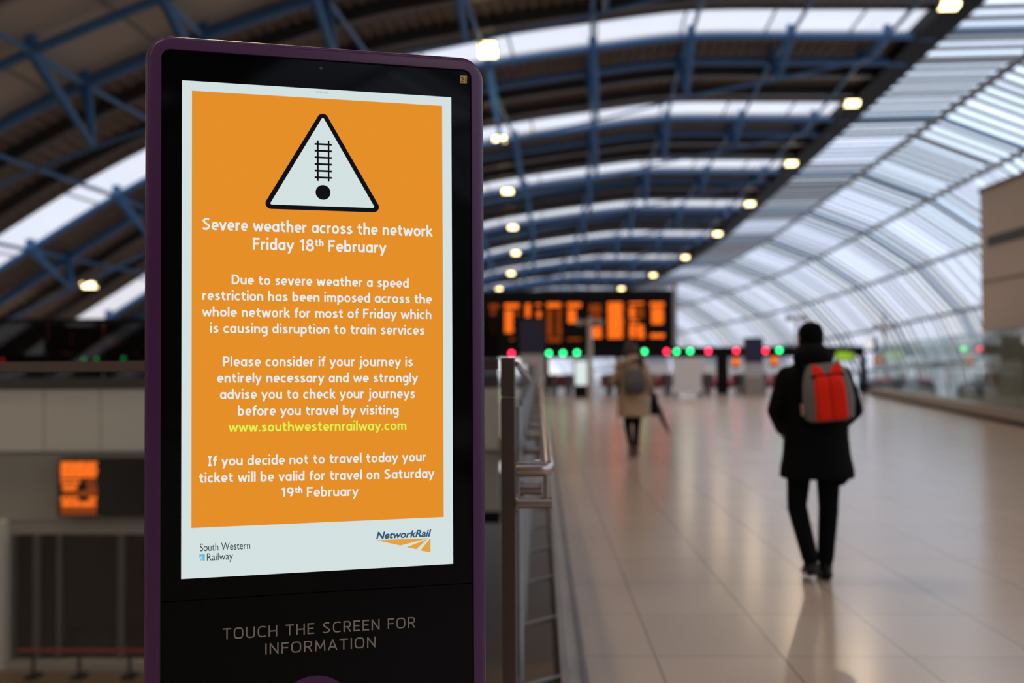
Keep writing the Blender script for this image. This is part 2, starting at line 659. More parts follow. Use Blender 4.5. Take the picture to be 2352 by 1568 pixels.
slab(-26, curb_x(-44), -26, curb_x(-1), -44, -1)
slab(VX0, curb_x(-1), VX0, curb_x(VY0), -1, VY0)
slab(VX1, curb_x(VY0), VX1, curb_x(VY1), VY0, VY1)
slab(-26, curb_x(VY1), -26, curb_x(66), VY1, 66)
struct(fl.build('floor', M_FLOOR), 'polished pale stone floor of the concourse')
lo = MB()
lo.box(-30, 6, -44, 60, -4.9, -4.7)
struct(lo.build('floor_lower', mat('lower_floor_brown', (0.15, 0.096, 0.058), 0.4, 0, 0.15, 0.6)))
pl = MB()
pl.box(-40, 45, 66, 200, -1.3, -1.1)
pl.box(16.5, 45, -44, 66, -1.3, -1.1)
pl.box(9, 16.5, -44, 66, -1.32, -1.12)
struct(pl.build('ground', mat('platform_grey', (0.46, 0.45, 0.45), 0.6, 0, 0.15, 0.5)))
bk = MB()
bk.box(-36, 34, -44.6, -44.2, -5, 14.5)
struct(bk.build('wall_back', mat('back_wall_dark', (0.10, 0.09, 0.08), 0.7)))
# edge channel at the opening
ch = MB()
ch.box(VX1 - .02, VX1 + .10, VY0 + .05, 52, -.05, .012)
ch.cur = 1
ch.box(VX1 - .03, VX1 + .004, VY0 + .05, 52, -.03, .034)
ch.cur = 2
ch.box(VX1 - .024, VX1 - .001, VY0 + .05, VY1, -.9, -.03)
ch.cur = 1
ch.box(VX1 + .078, VX1 + .10, VY0 + .05, 52, .012, .026)
struct(ch.build('trim_10', [M_GREYM, M_STEEL, mat('dark_fascia', (0.035, 0.026, 0.021), 0.5)]), 'metal channel along the floor edge')

# end wall of the opening: panelled parapet with a shop front below
Yw = VY1
ew = MB()
zt, zb = px_z(150, 893, Yw), px_z(150, 1035, Yw)
pw = 131 * Yw / F
xj = px_x(112, Yw)
kx = [xj + pw * s for s in range(-3, 9)]
for s in range(len(kx) - 1):
    ew.cbox(kx[s] + .012, kx[s + 1] - .012, Yw - .22, Yw + .1, zb, zt, .012)
ew.box(kx[0], kx[-1], Yw - .17, Yw + .3, zb, zt - .02)
we = struct(ew.build('wall_end', M_BEIGE), 'beige panelled parapet across the far side of the opening')
cp = MB()
cp.box(kx[0], kx[-1], Yw - .26, Yw + .3, zt + .005, px_z(150, 868, Yw))
cp.build('coping', mat('dark_brown_coping', (0.06, 0.045, 0.04), 0.5), we)
fa = MB()
zf0, zf1 = px_z(150, 1225, Yw), zb - .03
xr_ = px_x(500, Yw)
fa.box(kx[0], xr_, Yw - .12, Yw + .3, px_z(150, 1192, Yw), zf1)
fa.box(kx[0], xr_, Yw - .06, Yw + .3, zf0, px_z(150, 1190, Yw))
fa.box(xr_, kx[-1], Yw - .14, Yw + .3, px_z(1130, 1172, Yw), zf1)
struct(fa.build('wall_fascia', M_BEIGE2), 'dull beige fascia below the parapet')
bs = MB()
bs.box(xr_, kx[-1], Yw - .1, Yw + 8, px_z(1130, 1200, Yw), px_z(1130, 1174, Yw))
struct(bs.build('trim_11', M_BLACK), 'black soffit edge over the lower passage')
# shop front
sf = MB()
zs0 = px_z(150, 1490, Yw)
sf.box(px_x(30, Yw), px_x(500, Yw), Yw + .05, Yw + .08, -4.7, zf0)
w1 = struct(sf.build('window_20', M_SMOKE), 'dark shop window on the lower level')
sm = MB()
for px0, px1 in ((28, 40), (80, 95), (134, 144), (273, 288), (385, 400)):
    sm.box(px_x(px0, Yw), px_x(px1, Yw), Yw - .04, Yw + .1, -4.7, zf0)
sm.build('window_frame', mat('shop_mullion', (0.10, 0.08, 0.07), 0.5), w1)
sb = MB()
sb.box(px_x(-200, Yw), px_x(520, Yw), Yw + 3, Yw + 3.2, -4.7, zf0 + .3)
struct(sb.build('wall_shop', mat('shop_interior', (0.06, 0.06, 0.06), 0.7)))
pi = MB()
pi.cbox(px_x(4, Yw), px_x(29, Yw), Yw - .32, Yw - .02, -4.7, px_z(15, 1192, Yw), .02)
tag(pi.build('pillar', mat('pale_pillar_paint', (0.62, 0.56, 0.49), 0.6)), 'pale square pillar at the far left edge of the lower shop front', 'pillar')
kk = MB()
kk.box(px_x(4, Yw), px_x(500, Yw), Yw - .3, Yw + .05, -4.7, -4.55)
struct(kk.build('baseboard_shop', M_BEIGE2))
# red barrier along the bottom of the shop window
rbq = thing('barrier', 'low red barrier rail along the bottom of the lower shop window', 'barrier', (0, 0, 0))
mb = MB()
zr = px_z(150, 1493, Yw - .8)
xa, xb = px_x(45, Yw - .8), px_x(420, Yw - .8)
mb.box(xa, xb, Yw - .84, Yw - .78, zr - .03, zr + .03)
mb.build('rail', mat('barrier_red', (0.26, 0.03, 0.02), 0.5), rbq)
for px0 in (80, 185, 300, 400):
    mb = MB()
    x = px_x(px0, Yw - .8)
    mb.box(x - .03, x + .03, Yw - .83, Yw - .79, -4.66, zr - .04)
    mb.cbox(x - .12, x + .12, Yw - 1.0, Yw - .6, -4.7, -4.64, .015)
    mb.build('foot', M_BLACK, rbq)

# smoked glass screen on the parapet
gs_ = thing('glass_screen', 'smoked glass screen with black top rail on the far parapet', 'glass screen', (0, 0, 0))
z0, z1 = px_z(150, 868, Yw), px_z(150, 742, Yw)
for s in range(len(kx) - 1):
    mb = MB()
    mb.box(kx[s] + .01, kx[s + 1] - .01, Yw - .05, Yw - .035, z0, z1)
    mb.build('glass_pane', M_SMOKE, gs_)
mb = MB()
mb.box(kx[0], kx[-1], Yw - .08, Yw - .0, z1, z1 + .09)
mb.build('top_rail', M_BLACK, gs_)

# right kerb, with glass balustrade on it
kc = MB()
YK = [-42 + 4 * s for s in range(24)]
def kp(y, o_, z):
    return Vector((curb_x(y) + o_, y, z))
kc.loft([[kp(y, 0.0, .10), kp(y, 0.0, .34), kp(y, .5, .36), kp(y, .5, -.6), kp(y, 0.12, -.6), kp(y, .12, .10)] for y in YK])
kb = struct(kc.build('trim_12', mat('kerb_stone', (0.33, 0.29, 0.25), 0.6)), 'raised stone kerb along the right side of the concourse')
kd = MB()
kd.loft([[kp(y, .06, -.02), kp(y, .06, .10), kp(y, .13, .10), kp(y, .13, -.02)] for y in YK])
kd.build('painted_shadow_gap', M_BLACK, kb)  # black strip paints the shade in the recess under the kerb
gb = thing('glass_balustrade', 'tall clear glass balustrade with steel handrail on the right kerb', 'balustrade', (0, 0, 0))
for a_, b_ in zip(YK[11:-1], YK[12:]):
    mb = MB()
    mb.loft([[kp(a_ + .02, o_, z) for o_, z in ((.24, .36), (.255, .36), (.255, 2.35), (.24, 2.35))], [kp(b_ - .02, o_, z) for o_, z in ((.24, .36), (.255, .36), (.255, 2.35), (.24, 2.35))]])
    mb.build('glass_pane', M_KGLASS, gb)
mb = MB()
mb.tube([kp(y, .15, 1.36) for y in YK], .025, 8)
mb.build('handrail', M_DARKG, gb, True)
for y in YK[11:]:
    mb = MB()
    mb.box(kp(y, 0, 0).x + .26, kp(y, 0, 0).x + .30, y - .015, y + .015, .36, 1.36)
    mb.build('post', M_GREYM, gb)

# taupe wall block beyond the right kerb
py_ = MB()
xp = px_x(2257, 30)
zp = px_z(2257, 435, 30)
py_.box(xp, xp + 4, 14, 30, -1.1, zp)
pyo = tag(py_.build('wall_block', M_PYLON), 'taupe clad wall block with dark slot beyond the right kerb', 'wall block')
pyo['kind'] = 'structure'
ps = MB()
ps.box(xp - .012, xp + .1, 13.9, 29.55, px_z(2262, 572, 30), px_z(2262, 548, 30))
ps.cur = 1
ps.box(xp - .01, xp + .1, 13.9, 30.01, px_z(2262, 652, 30), px_z(2262, 646, 30))
ps.box(xp - .03, xp + .1, 13.9, 30.03, zp - .12, zp + .02)
ps.build('panel_slot', [M_DARKG, mat('panel_joint', (0.22, 0.18, 0.155), 0.6)], pyo)

# ------------------------------------------------------------------ kiosk
KX, KY, KR = None, None, 0.292163593
o_ = Vector((-0.868725806, 2.51101056, 0))
ax_ = Vector((math.cos(KR), math.sin(KR), 0))
UC, VF = 0.335, 0.98821
kl = o_ + ax_ * UC
kiosk = thing('information_kiosk', 'tall purple framed touch screen kiosk showing an orange weather notice', 'information kiosk', kl, KR)
M_PURP = mat('purple_powder_coat', (0.062, 0.0105, 0.070), 0.28, 0, 0.05, 40, 0.55)
M_BGL = mat('black_glass', (0.0025, 0.0025, 0.003), 0.05, 0, 0.05, 3, 0.12)


def U(u):
    return u - UC


def V(v):
    return v + VF


def rrect(x0, x1, z0, z1, r, y, rb=None, n=10):
    rb = r if rb is None else rb
    pts = []
    for cx_, cz_, a0_, q in ((x1 - r, z1 - r, 0, r), (x0 + r, z1 - r, 90, r), (x0 + rb, z0 + rb, 180, rb), (x1 - rb, z0 + rb, 270, rb)):
        for s in range(n + 1):
            a = math.radians(a0_ + 90 * s / n)
            pts.append(Vector((cx_ + q * math.cos(a), y, cz_ + q * math.sin(a))))
    return pts


xo0, xo1, zo1, zo0 = U(-.0845), U(.7555), V(1.3165), 0.05
xi0, xi1, zi1, zi0 = U(-.0475), U(.7225), V(1.2830), 0.11
mb = MB()
rings = [rrect(xi0, xi1, zi0, zi1, .022, .02), rrect(xi0, xi1, zi0, zi1, .022, -.008)]
B = .012
for s in range(6):
    a = math.radians(90 * s / 5)
    ins = B * (1 - math.sin(a))
    rings.append(rrect(xo0 + ins, xo1 - ins, zo0 + ins, zo1 - ins, .062 - ins, -.008 + B * (1 - math.cos(a)), .03))
rings.append(rrect(xo0, xo1, zo0, zo1, .062, .13, .03))
for s in range(4):
    a = math.radians(90 * s / 3)
    ins = .014 * (1 - math.cos(a))
    rings.append(rrect(xo0 + ins, xo1 - ins, zo0 + ins, zo1 - ins, .062 - ins, .13 + .014 * math.sin(a), .03 - ins))
mb.loft(rings, True, False)
mb.build('housing', M_PURP, kiosk, True)
mb = MB()
mb.loft([rrect(xo0 + .013, xo1 - .013, zo0 + .013, zo1 - .013, .05, .1435, .02), rrect(xo0 + .02, xo1 - .02, zo0 + .02, zo1 - .02, .05, .15, .02)])
mb.build('back_cover', M_BLACK, kiosk)
mb = MB()
mb.cbox(U(-.02), U(.69), .0, .13, 0, .06, .006)
mb.build('plinth', M_BLACK, kiosk)
zse = V(-.0523)
mb = MB()
mb.loft([rrect(xi0 - .002, xi1 + .002, zse + .0012, zi1 + .002, .022, .02, .002), rrect(xi0 - .002, xi1 + .002, zse + .0012, zi1 + .002, .022, 0, .002)])
glass = mb.build('screen_glass', M_BGL, kiosk)
mb = MB()
mb.loft([rrect(xi0 - .002, xi1 + .002, zi0 - .002, zse - .0012, .004, .02, .01), rrect(xi0 - .002, xi1 + .002, zi0 - .002, zse - .0012, .004, 0, .01)])
lower = mb.build('lower_panel', M_BGL, kiosk)


def flat(name, polys, m, parent, y, local=True):
    mb = MB()
    for pg in polys:
        mb.add([(U(u), y, V(v)) for u, v in pg], [list(range(len(pg)))])
    ob = mb.build(name, m, parent)
    return ob


def rect(u0, v0, u1, v1):
    return [(u0, v0), (u1, v0), (u1, v1), (u0, v1)]


# --- stroke lettering -------------------------------------------------
def arc(cx_, cy_, rx, ry, a0_, a1_, n=14, e=2.0):
    out = []
    for s in range(n + 1):
        a = math.radians(a0_ + (a1_ - a0_) * s / n)
        c_, s_ = math.cos(a), math.sin(a)
        out.append((cx_ + rx * math.copysign(abs(c_) ** (2 / e), c_), cy_ + ry * math.copysign(abs(s_) ** (2 / e), s_)))
    return out


def spline(pts, n=8):
    out = []
    P_ = [pts[0]] + list(pts) + [pts[-1]]
    for i in range(1, len(P_) - 2):
        p0, p1, p2, p3 = P_[i - 1:i + 3]
        for s in range(n):
            t_ = s / n
            out.append(tuple(.5 * ((2 * p1[k]) + (-p0[k] + p2[k]) * t_ + (2 * p0[k] - 5 * p1[k] + 4 * p2[k] - p3[k]) * t_**2 + (-p0[k] + 3 * p1[k] - 3 * p2[k] + p3[k]) * t_**3) for k in (0, 1)))
    out.append(pts[-1])
    return out


E2 = 2.25
BOWL = arc(.40, .5, .29, .395, 0, 360, 28, E2)
A_ = 1.5
GL = {
    'a': ([BOWL, [(.70, 1.0), (.70, 0)]], .82), 'b': ([[(.12, A_), (.12, 0)], arc(.42, .5, .29, .395, 0, 360, 28, E2)], .83),
    'c': ([arc(.42, .5, .31, .395, 48, 312, 20, E2)], .72), 'd': ([BOWL, [(.70, A_), (.70, 0)]], .82),
    'e': ([[(.13, .47), (.70, .47)] + arc(.42, .5, .29, .395, 0, 305, 22, E2)], .80),
    'f': ([[(.25, 0), (.25, 1.1)] + arc(.50, 1.12, .25, .27, 180, 78, 8), [(.02, .89), (.52, .89)]], .50),
    'g': ([BOWL, [(.70, 1.0), (.70, -.08)] + arc(.40, -.08, .30, .28, 0, -128, 10)], .82),
    'h': ([[(.12, A_), (.12, 0)], [(.12, .45)] + arc(.405, .58, .285, .30, 165, 0, 10, E2) + [(.69, 0)]], .81),
    'i': ([[(.12, 1.0), (.12, 0)], [(.12, 1.26), (.12, 1.50)]], .24),
    'j': ([[(.22, 1.0), (.22, -.12)] + arc(.0, -.12, .22, .25, 0, -95, 8), [(.22, 1.26), (.22, 1.50)]], .34),
    'k': ([[(.12, A_), (.12, 0)], [(.66, 1.0), (.18, .47)], [(.30, .58), (.70, 0)]], .74),
    'l': ([[(.12, A_), (.12, 0)]], .24),
    'm': ([[(.12, 1.0), (.12, 0)], [(.12, .5)] + arc(.375, .60, .255, .28, 165, 0, 10, E2) + [(.63, 0)], [(.63, .5)] + arc(.885, .60, .255, .28, 165, 0, 10, E2) + [(1.14, 0)]], 1.26),
    'n': ([[(.12, 1.0), (.12, 0)], [(.12, .45)] + arc(.405, .58, .285, .30, 165, 0, 10, E2) + [(.69, 0)]], .81),
    'o': ([arc(.42, .5, .31, .395, 0, 360, 28, E2)], .84),
    'p': ([[(.12, 1.0), (.12, -.45)], arc(.42, .5, .29, .395, 0, 360, 28, E2)], .83),
    'r': ([[(.12, 1.0), (.12, 0)], [(.12, .45)] + arc(.42, .55, .30, .335, 165, 78, 8, E2)], .50),
    's': ([spline([(.58, .83), (.36, .89), (.15, .74), (.34, .53), (.58, .29), (.36, .105), (.08, .17)])], .68),
    't': ([[(.25, 1.3), (.25, .36)] + arc(.50, .36, .25, .255, 180, 285, 10), [(.02, .89), (.56, .89)]], .60),
    'u': ([[(.12, 1.0), (.12, .42)] + arc(.405, .42, .285, .30, 180, 345, 10, E2) + [(.69, .52)], [(.69, 1.0), (.69, 0)]], .81),
    'v': ([[(.06, 1.0), (.38, .0)], [(.70, 1.0), (.38, .0)]], .76),
    'w': ([[(.06, 1.0), (.32, 0)], [(.58, .92), (.32, 0)], [(.58, .92), (.84, 0)], [(1.10, 1.0), (.84, 0)]], 1.16),
    'y': ([[(.06, 1.0), (.40, .06)], [(.74, 1.0), (.40, .06), (.33, -.16)] + arc(.12, -.12, .2, .2, -20, -88, 6)], .80),
    '.': ([[(.12, 0), (.12, .25)]], .24), ' ': ([], .36),
    'S': ([spline([(.78, 1.27), (.47, 1.35), (.17, 1.10), (.45, .77), (.80, .43), (.48, .10), (.08, .18)])], .92),
    'F': ([[(.12, 1.45), (.12, 0)], [(.12, 1.33), (.76, 1.33)], [(.12, .72), (.68, .72)]], .76),
    'D': ([[(.12, 1.45), (.12, 0)], [(.12, 1.33), (.38, 1.33)] + arc(.38, .725, .52, .605, 90, -90, 16, E2) + [(.12, .12)]], 1.03),
    'P': ([[(.12, 1.45), (.12, 0)], [(.12, 1.33), (.46, 1.33)] + arc(.46, .98, .30, .35, 90, -90, 12, E2) + [(.12, .63)]], .86),
    'I': ([[(.26, 1.45), (.26, 0)], [(.03, 1.35), (.49, 1.35)], [(.03, .10), (.49, .10)]], .52),
    '1': ([[(.42, 1.45), (.42, 0)], [(.10, 1.12), (.42, 1.36)]], .62),
    '8': ([arc(.45, 1.06, .29, .28, 0, 360, 24), arc(.45, .40, .35, .31, 0, 360, 24)], .90),
    '9': ([arc(.43, .98, .32, .36, 0, 360, 26), [(.75, .95)] + arc(.30, .9, .45, .80, 0, -75, 10)], .88),
}
CP = {
    'T': ([[(.0, .93), (.72, .93)], [(.36, 1), (.36, 0)]], .72), 'O': ([arc(.42, .5, .36, .44, 0, 360, 32, 3.2)], .84),
    'U': ([[(.07, 1), (.07, .36)] + arc(.40, .36, .33, .30, 180, 360, 12, 2.6) + [(.73, 1)]], .80), 'C': ([arc(.44, .5, .37, .44, 52, 308, 24, 3.0)], .74),
    'H': ([[(.07, 1), (.07, 0)], [(.71, 1), (.71, 0)], [(.07, .5), (.71, .5)]], .78), 'E': ([[(.07, 1), (.07, 0)], [(.07, .93), (.62, .93)], [(.07, .51), (.56, .51)], [(.07, .07), (.62, .07)]], .62),
    'S': ([spline([(.62, .90), (.34, .94), (.09, .76), (.36, .51), (.64, .25), (.36, .06), (.06, .10)])], .72), 'R': ([[(.07, 1), (.07, 0)], [(.07, .93), (.40, .93)] + arc(.40, .695, .24, .235, 90, -90, 10, 2.4) + [(.07, .46)], [(.38, .46), (.66, 0)]], .70),
    'N': ([[(.07, 0), (.07, 1)], [(.07, .94), (.69, .06)], [(.69, 0), (.69, 1)]], .76), 'F': ([[(.07, 1), (.07, 0)], [(.07, .93), (.60, .93)], [(.07, .50), (.55, .50)]], .60),
    'I': ([[(.07, 1), (.07, 0)]], .14), 'M': ([[(.07, 0), (.12, 1)], [(.12, .93), (.46, .22)], [(.46, .22), (.80, .93)], [(.80, 1), (.85, 0)]], .92),
    'A': ([[(.02, 0), (.37, .97)], [(.72, 0), (.37, .97)], [(.14, .30), (.60, .30)]], .74), ' ': ([], .30),
}


def ribbon(pts, w, out):
    pts = [Vector((p[0], p[1])) for p in pts]
    q = [pts[0]]
    for p in pts[1:]:
        if (p - q[-1]).length > 1e-7:
            q.append(p)
    n = len(q)
    closed = n > 3 and (q[0] - q[-1]).length < w * .05
    if closed:
        q = q[:-1]
        n -= 1
    L, R = [], []
    for i in range(n):
        if closed:
            d0, d1 = (q[i] - q[i - 1]).normalized(), (q[(i + 1) % n] - q[i]).normalized()
        else:
            d0 = (q[i] - q[i - 1]).normalized() if i else (q[1] - q[0]).normalized()
            d1 = (q[i + 1] - q[i]).normalized() if i < n - 1 else d0
        t_ = (d0 + d1)
        t_ = t_.normalized() if t_.length > 1e-6 else d0
        nn = Vector((-t_.y, t_.x))
        m_ = nn.dot(Vector((-d0.y, d0.x)))
        k_ = w / 2 / max(m_, .55)
        L.append(q[i] + nn * k_)
        R.append(q[i] - nn * k_)
    for i in range(n if closed else n - 1):
        j = (i + 1) % n
        out.append([tuple(L[i]), tuple(R[i]), tuple(R[j]), tuple(L[j])])


def stroke_line(text, u0, u1, v0, v1, unit, weight, font=GL, gap=.135):
    """lay text from u0 to u1, baseline running v0 -> v1; ^ toggles superscript"""
    items, x, sup = [], 0.0, False
    for c in text:
        if c == '^':
            sup = not sup
            continue
        st, adv = font[c]
        k_ = .62 if sup else 1.0
        items.append((st, x, k_, .62 if sup else 0.0))
        x += (adv + gap) * k_
    total = x - gap
    sx = (u1 - u0) / (total * unit)
    out = []
    for st, x_, k_, dy in items:
        for s in st:
            pts = [(u0 + (x_ + p[0] * k_) * unit * sx, v0 + (v1 - v0) * ((x_ + p[0] * k_) / total) + (p[1] * k_ + dy) * unit) for p in s]
            ribbon(pts, weight * unit * (.8 if k_ < 1 else 1), out)
    return out


def font_polys(text, u0, u1, v0, h, shear=0.0, bold=0.0):
    """outline lettering fitted to a box: u0..u1 wide, cap height h"""
    cu = bpy.data.curves.new('lettering', 'FONT')
    cu.body = text
    cu.size = 1.0
    cu.shear = shear
    cu.offset = bold
    ob = bpy.data.objects.new('lettering', cu)
    COL.objects.link(ob)
    dg = bpy.context.evaluated_depsgraph_get()
    me = bpy.data.meshes.new_from_object(ob.evaluated_get(dg))
    vs_ = [v.co.copy() for v in me.vertices]
    fs = [list(p.vertices) for p in me.polygons]
    bpy.data.objects.remove(ob)
    bpy.data.curves.remove(cu)
    bpy.data.meshes.remove(me)
    x0, x1 = min(v.x for v in vs_), max(v.x for v in vs_)
    sx = (u1 - u0) / (x1 - x0)
    sy = h / 0.729
    return [[(u0 + (vs_[i].x - x0) * sx, v0 + vs_[i].y * sy) for i in f] for f in fs]


SW = emit('screen_white', (0.655, 0.755, 0.755))
SO = emit('screen_orange', (0.79, 0.275, 0.022))
ST = emit('screen_text_white', (0.80, 0.84, 0.84))
SY = emit('screen_text_lime', (0.72, 0.87, 0.08))
SK = emit('screen_black', (0.006, 0.006, 0.008))
SG = emit('screen_grey_text', (0.30, 0.36, 0.37))
SN = emit('screen_navy_text', (0.03, 0.09, 0.19))
SL = emit('screen_logo_orange', (0.78, 0.36, 0.05))
SC_ = emit('screen_cyan', (0.10, 0.48, 0.66))
SDK = emit('screen_dark_text', (0.03, 0.045, 0.05))
screen = flat('screen', [rect(0, 0, .670, 1.21)], SW, kiosk, -.0006)
flat('orange_panel', [[(.0235, .1215), (.6455, .1215), (.6455, 1.186), (.0235, 1.186)]], SO, screen, -.0010)


def rtri(pts, r, n=10):
    out = []
    for i in range(3):
        p0, p1, p2 = Vector(pts[i - 1]), Vector(pts[i]), Vector(pts[(i + 1) % 3])
        d0, d1 = (p0 - p1).normalized(), (p2 - p1).normalized()
        half = d0.angle(d1) / 2
        c = p1 + (d0 + d1).normalized() * (r / math.sin(half))
        a0_ = math.atan2(*(reversed((p1 + d0 * (r / math.tan(half)) - c)[:])))
        a1_ = math.atan2(*(reversed((p1 + d1 * (r / math.tan(half)) - c)[:])))
        while a1_ < a0_:
            a1_ += 2 * math.pi
        if a1_ - a0_ > math.pi:
            a1_ -= 2 * math.pi
        for s in range(n + 1):
            a = a0_ + (a1_ - a0_) * s / n
            out.append((c.x + r * math.cos(a), c.y + r * math.sin(a)))
    return out


tb, tt = .9025, 1.1482
flat('warning_triangle', [rtri([(.3392, 1.1612), (.1880, tb), (.4904, tb)], .0137)], SK, screen, -.0014)
flat('triangle_face', [rtri([(.3392, 1.1400), (.2080, .9135), (.4704, .9135)], .0035)], SW, screen, -.0018)
tk = [rect(.3243, .9770, .3286, 1.0793), rect(.3512, .9770, .3555, 1.0793)]
for s in range(6):
    zz = 1.0699 - s * (1.0699 - .9858) / 5
    tk.append(rect(.3185, zz - .0024, .3613, zz + .0024))
cd = [(.3394 + .0186 * math.cos(2 * math.pi * s / 40), .9485 + .0186 * math.sin(2 * math.pi * s / 40)) for s in range(40)]
flat('track_symbol', tk + [cd], SK, screen, -.0022)
hd = []
uh, ub = .0201, .01655
hd += stroke_line('Severe weather across the network', .0478, .6183, .8462, .8447, uh, .245)
hd += stroke_line('Friday 18^th^ February', .1677, .4985, .8007, .7994, uh, .245)
flat('heading_text', hd, ST, screen, -.0014)
for lines in (
    [('Due to severe weather a speed', .1174, .5563, .7141, .7120), ('restriction has been imposed across the', .0485, .6161, .6748, .6715),
     ('whole network for most of Friday which', .0486, .6151, .6344, .6313), ('is causing disruption to train services', .0668, .5969, .5948, .5908)],
    [('Please consider if your journey is', .0964, .5663, .5127, .5100), ('entirely necessary and we strongly', .0834, .5791, .4729, .4692),
     ('advise you to check your journeys', .0900, .5717, .4326, .4285), ('before you travel by visiting', .1320, .5294, .3917, .3872)],
    [('If you decide not to travel today your', .0614, .6000, .2704, .2662), ('ticket will be valid for travel on Saturday', .0408, .6206, .2307, .2230),
     ('19^th^ February', .2358, .4263, .1880, .1843)]):
    pl_ = []
    for tx, u0, u1, v0, v1 in lines:
        pl_ += stroke_line(tx, u0, u1, v0, v1, ub, .25)
    flat('body_text', pl_, ST, screen, -.0014)
flat('web_address', stroke_line('www.southwesternrailway.com', .1110, .5493, .3522, .3475, ub, .25), SY, screen, -.0014)
flat('small_caption', font_polys('OFFICIAL', .3228, .3532, .1994 + 1.0, .0052), SG, screen, -.0010)
lw_ = font_polys('South Western', .0433, .1614, .0646, .0195) + font_polys('Railway', .0598, .1210, .0411, .0190)
flat('railway_logo_text', lw_, SDK, screen, -.0010)
flat('railway_logo_arrow', [rect(.0418, .0540, .0548, .0571), rect(.0518, .0403, .0548, .0571), [(.0418, .0500), (.0505, .0530), (.0500, .0545), (.0418, .0520)],
     [(.0418, .0402), (.0440, .0402), (.0530, .0530), (.0515, .0545)], [(.0475, .0403), (.0500, .0403), (.0535, .0500), (.0520, .0520)]], SC_, screen, -.0010)
flat('network_logo_text', font_polys('NetworkRail', .4709, .6130, .0738, .0180, .25, .030), SN, screen, -.0010)
flat('network_logo_mark', [[(.4709, .0707), (.6050, .0690), (.5327, .0540)], [(.6040, .0680), (.5493, .0488), (.5737, .0425)], [(.6085, .0672), (.5846, .0387), (.6106, .0325), (.6106, .0682)]], SL, screen, -.0010)
M_LET = mat('pale_bronze_print', (0.30, 0.26, 0.22), 0.5, 0, 0.03, 50)
flat('instruction_text', stroke_line('TOUCH THE SCREEN FOR', .0971, .5699, -.1523, -.1562, .0274, .115, CP, .22), M_LET, lower, -.0006)
flat('instruction_text', stroke_line('INFORMATION', .1974, .4693, -.1962, -.1988, .0274, .115, CP, .22), M_LET, lower, -.0006)
mb = MB()
ce_ = [(U(.317) + .095 * math.cos(2 * math.pi * s / 48), V(-.352) + .095 * math.sin(2 * math.pi * s / 48)) for s in range(48)]
mb.loft([[(x, .001, z) for x, z in ce_], [(x, -.002, z) for x, z in ce_]])
mb.build('round_emblem', M_PURP, lower)
stk = flat('number_sticker', [[(.6935, 1.2490), (.7115, 1.2492), (.7122, 1.2697), (.6935, 1.2690)]], mat('sticker_yellow', (0.62, 0.40, 0.10), 0.5), glass, -.0006)
flat('sticker_number', font_polys('21', .6958, .7098, 1.2525, .0130), M_BLACK, glass, -.0009)
mb = MB()
mb.disc((U(.335), -.0004, V(1.263)), .004)
mb.build('camera_lens', M_DARKG, glass)

# ------------------------------------------------------------------ near balustrades round the opening
YB = 3.86
xp0, xp1 = px_x(1150, YB), px_x(1182.5, YB)
ztop = px_z(1165, 823, YB)
tb_ = thing('glass_balustrade', 'glass balustrade with flat steel top rail running behind the kiosk', 'balustrade', (0, 0, 0))
mb = MB()
zc = px_z(1165, 912, YB)
mb.cbox(xp0, xp1, YB, YB + .075, -.02, zc - .0012, .003)
mb.cbox(xp0, xp1, YB, YB + .075, zc + .0012, ztop, .003)
mb.build('post', M_BRONZE, tb_)
for xx in (-2.45, -4.2, -5.9):
    mb = MB()
    mb.cbox(xx, xx + .05, YB, YB + .075, -.02, ztop - .03, .003)
    mb.build('post', M_BRONZE, tb_)
for a_, b_ in ((xp0 + .02, -2.39), (-2.46, -4.14), (-4.21, -5.84)):
    mb = MB()
    mb.box(b_ + .01, a_ - .01, YB + .03, YB + .042, .02, ztop - .045)
    mb.build('glass_pane', M_BGLASS, tb_)
mb = MB()
zr1 = px_z(165, 829.5, YB)
mb.cbox(-5.9, xp0 - .01, YB - .005, YB + .07, zr1 - .040, zr1, .003)
mb.build('top_rail', M_BRONZE, tb_)

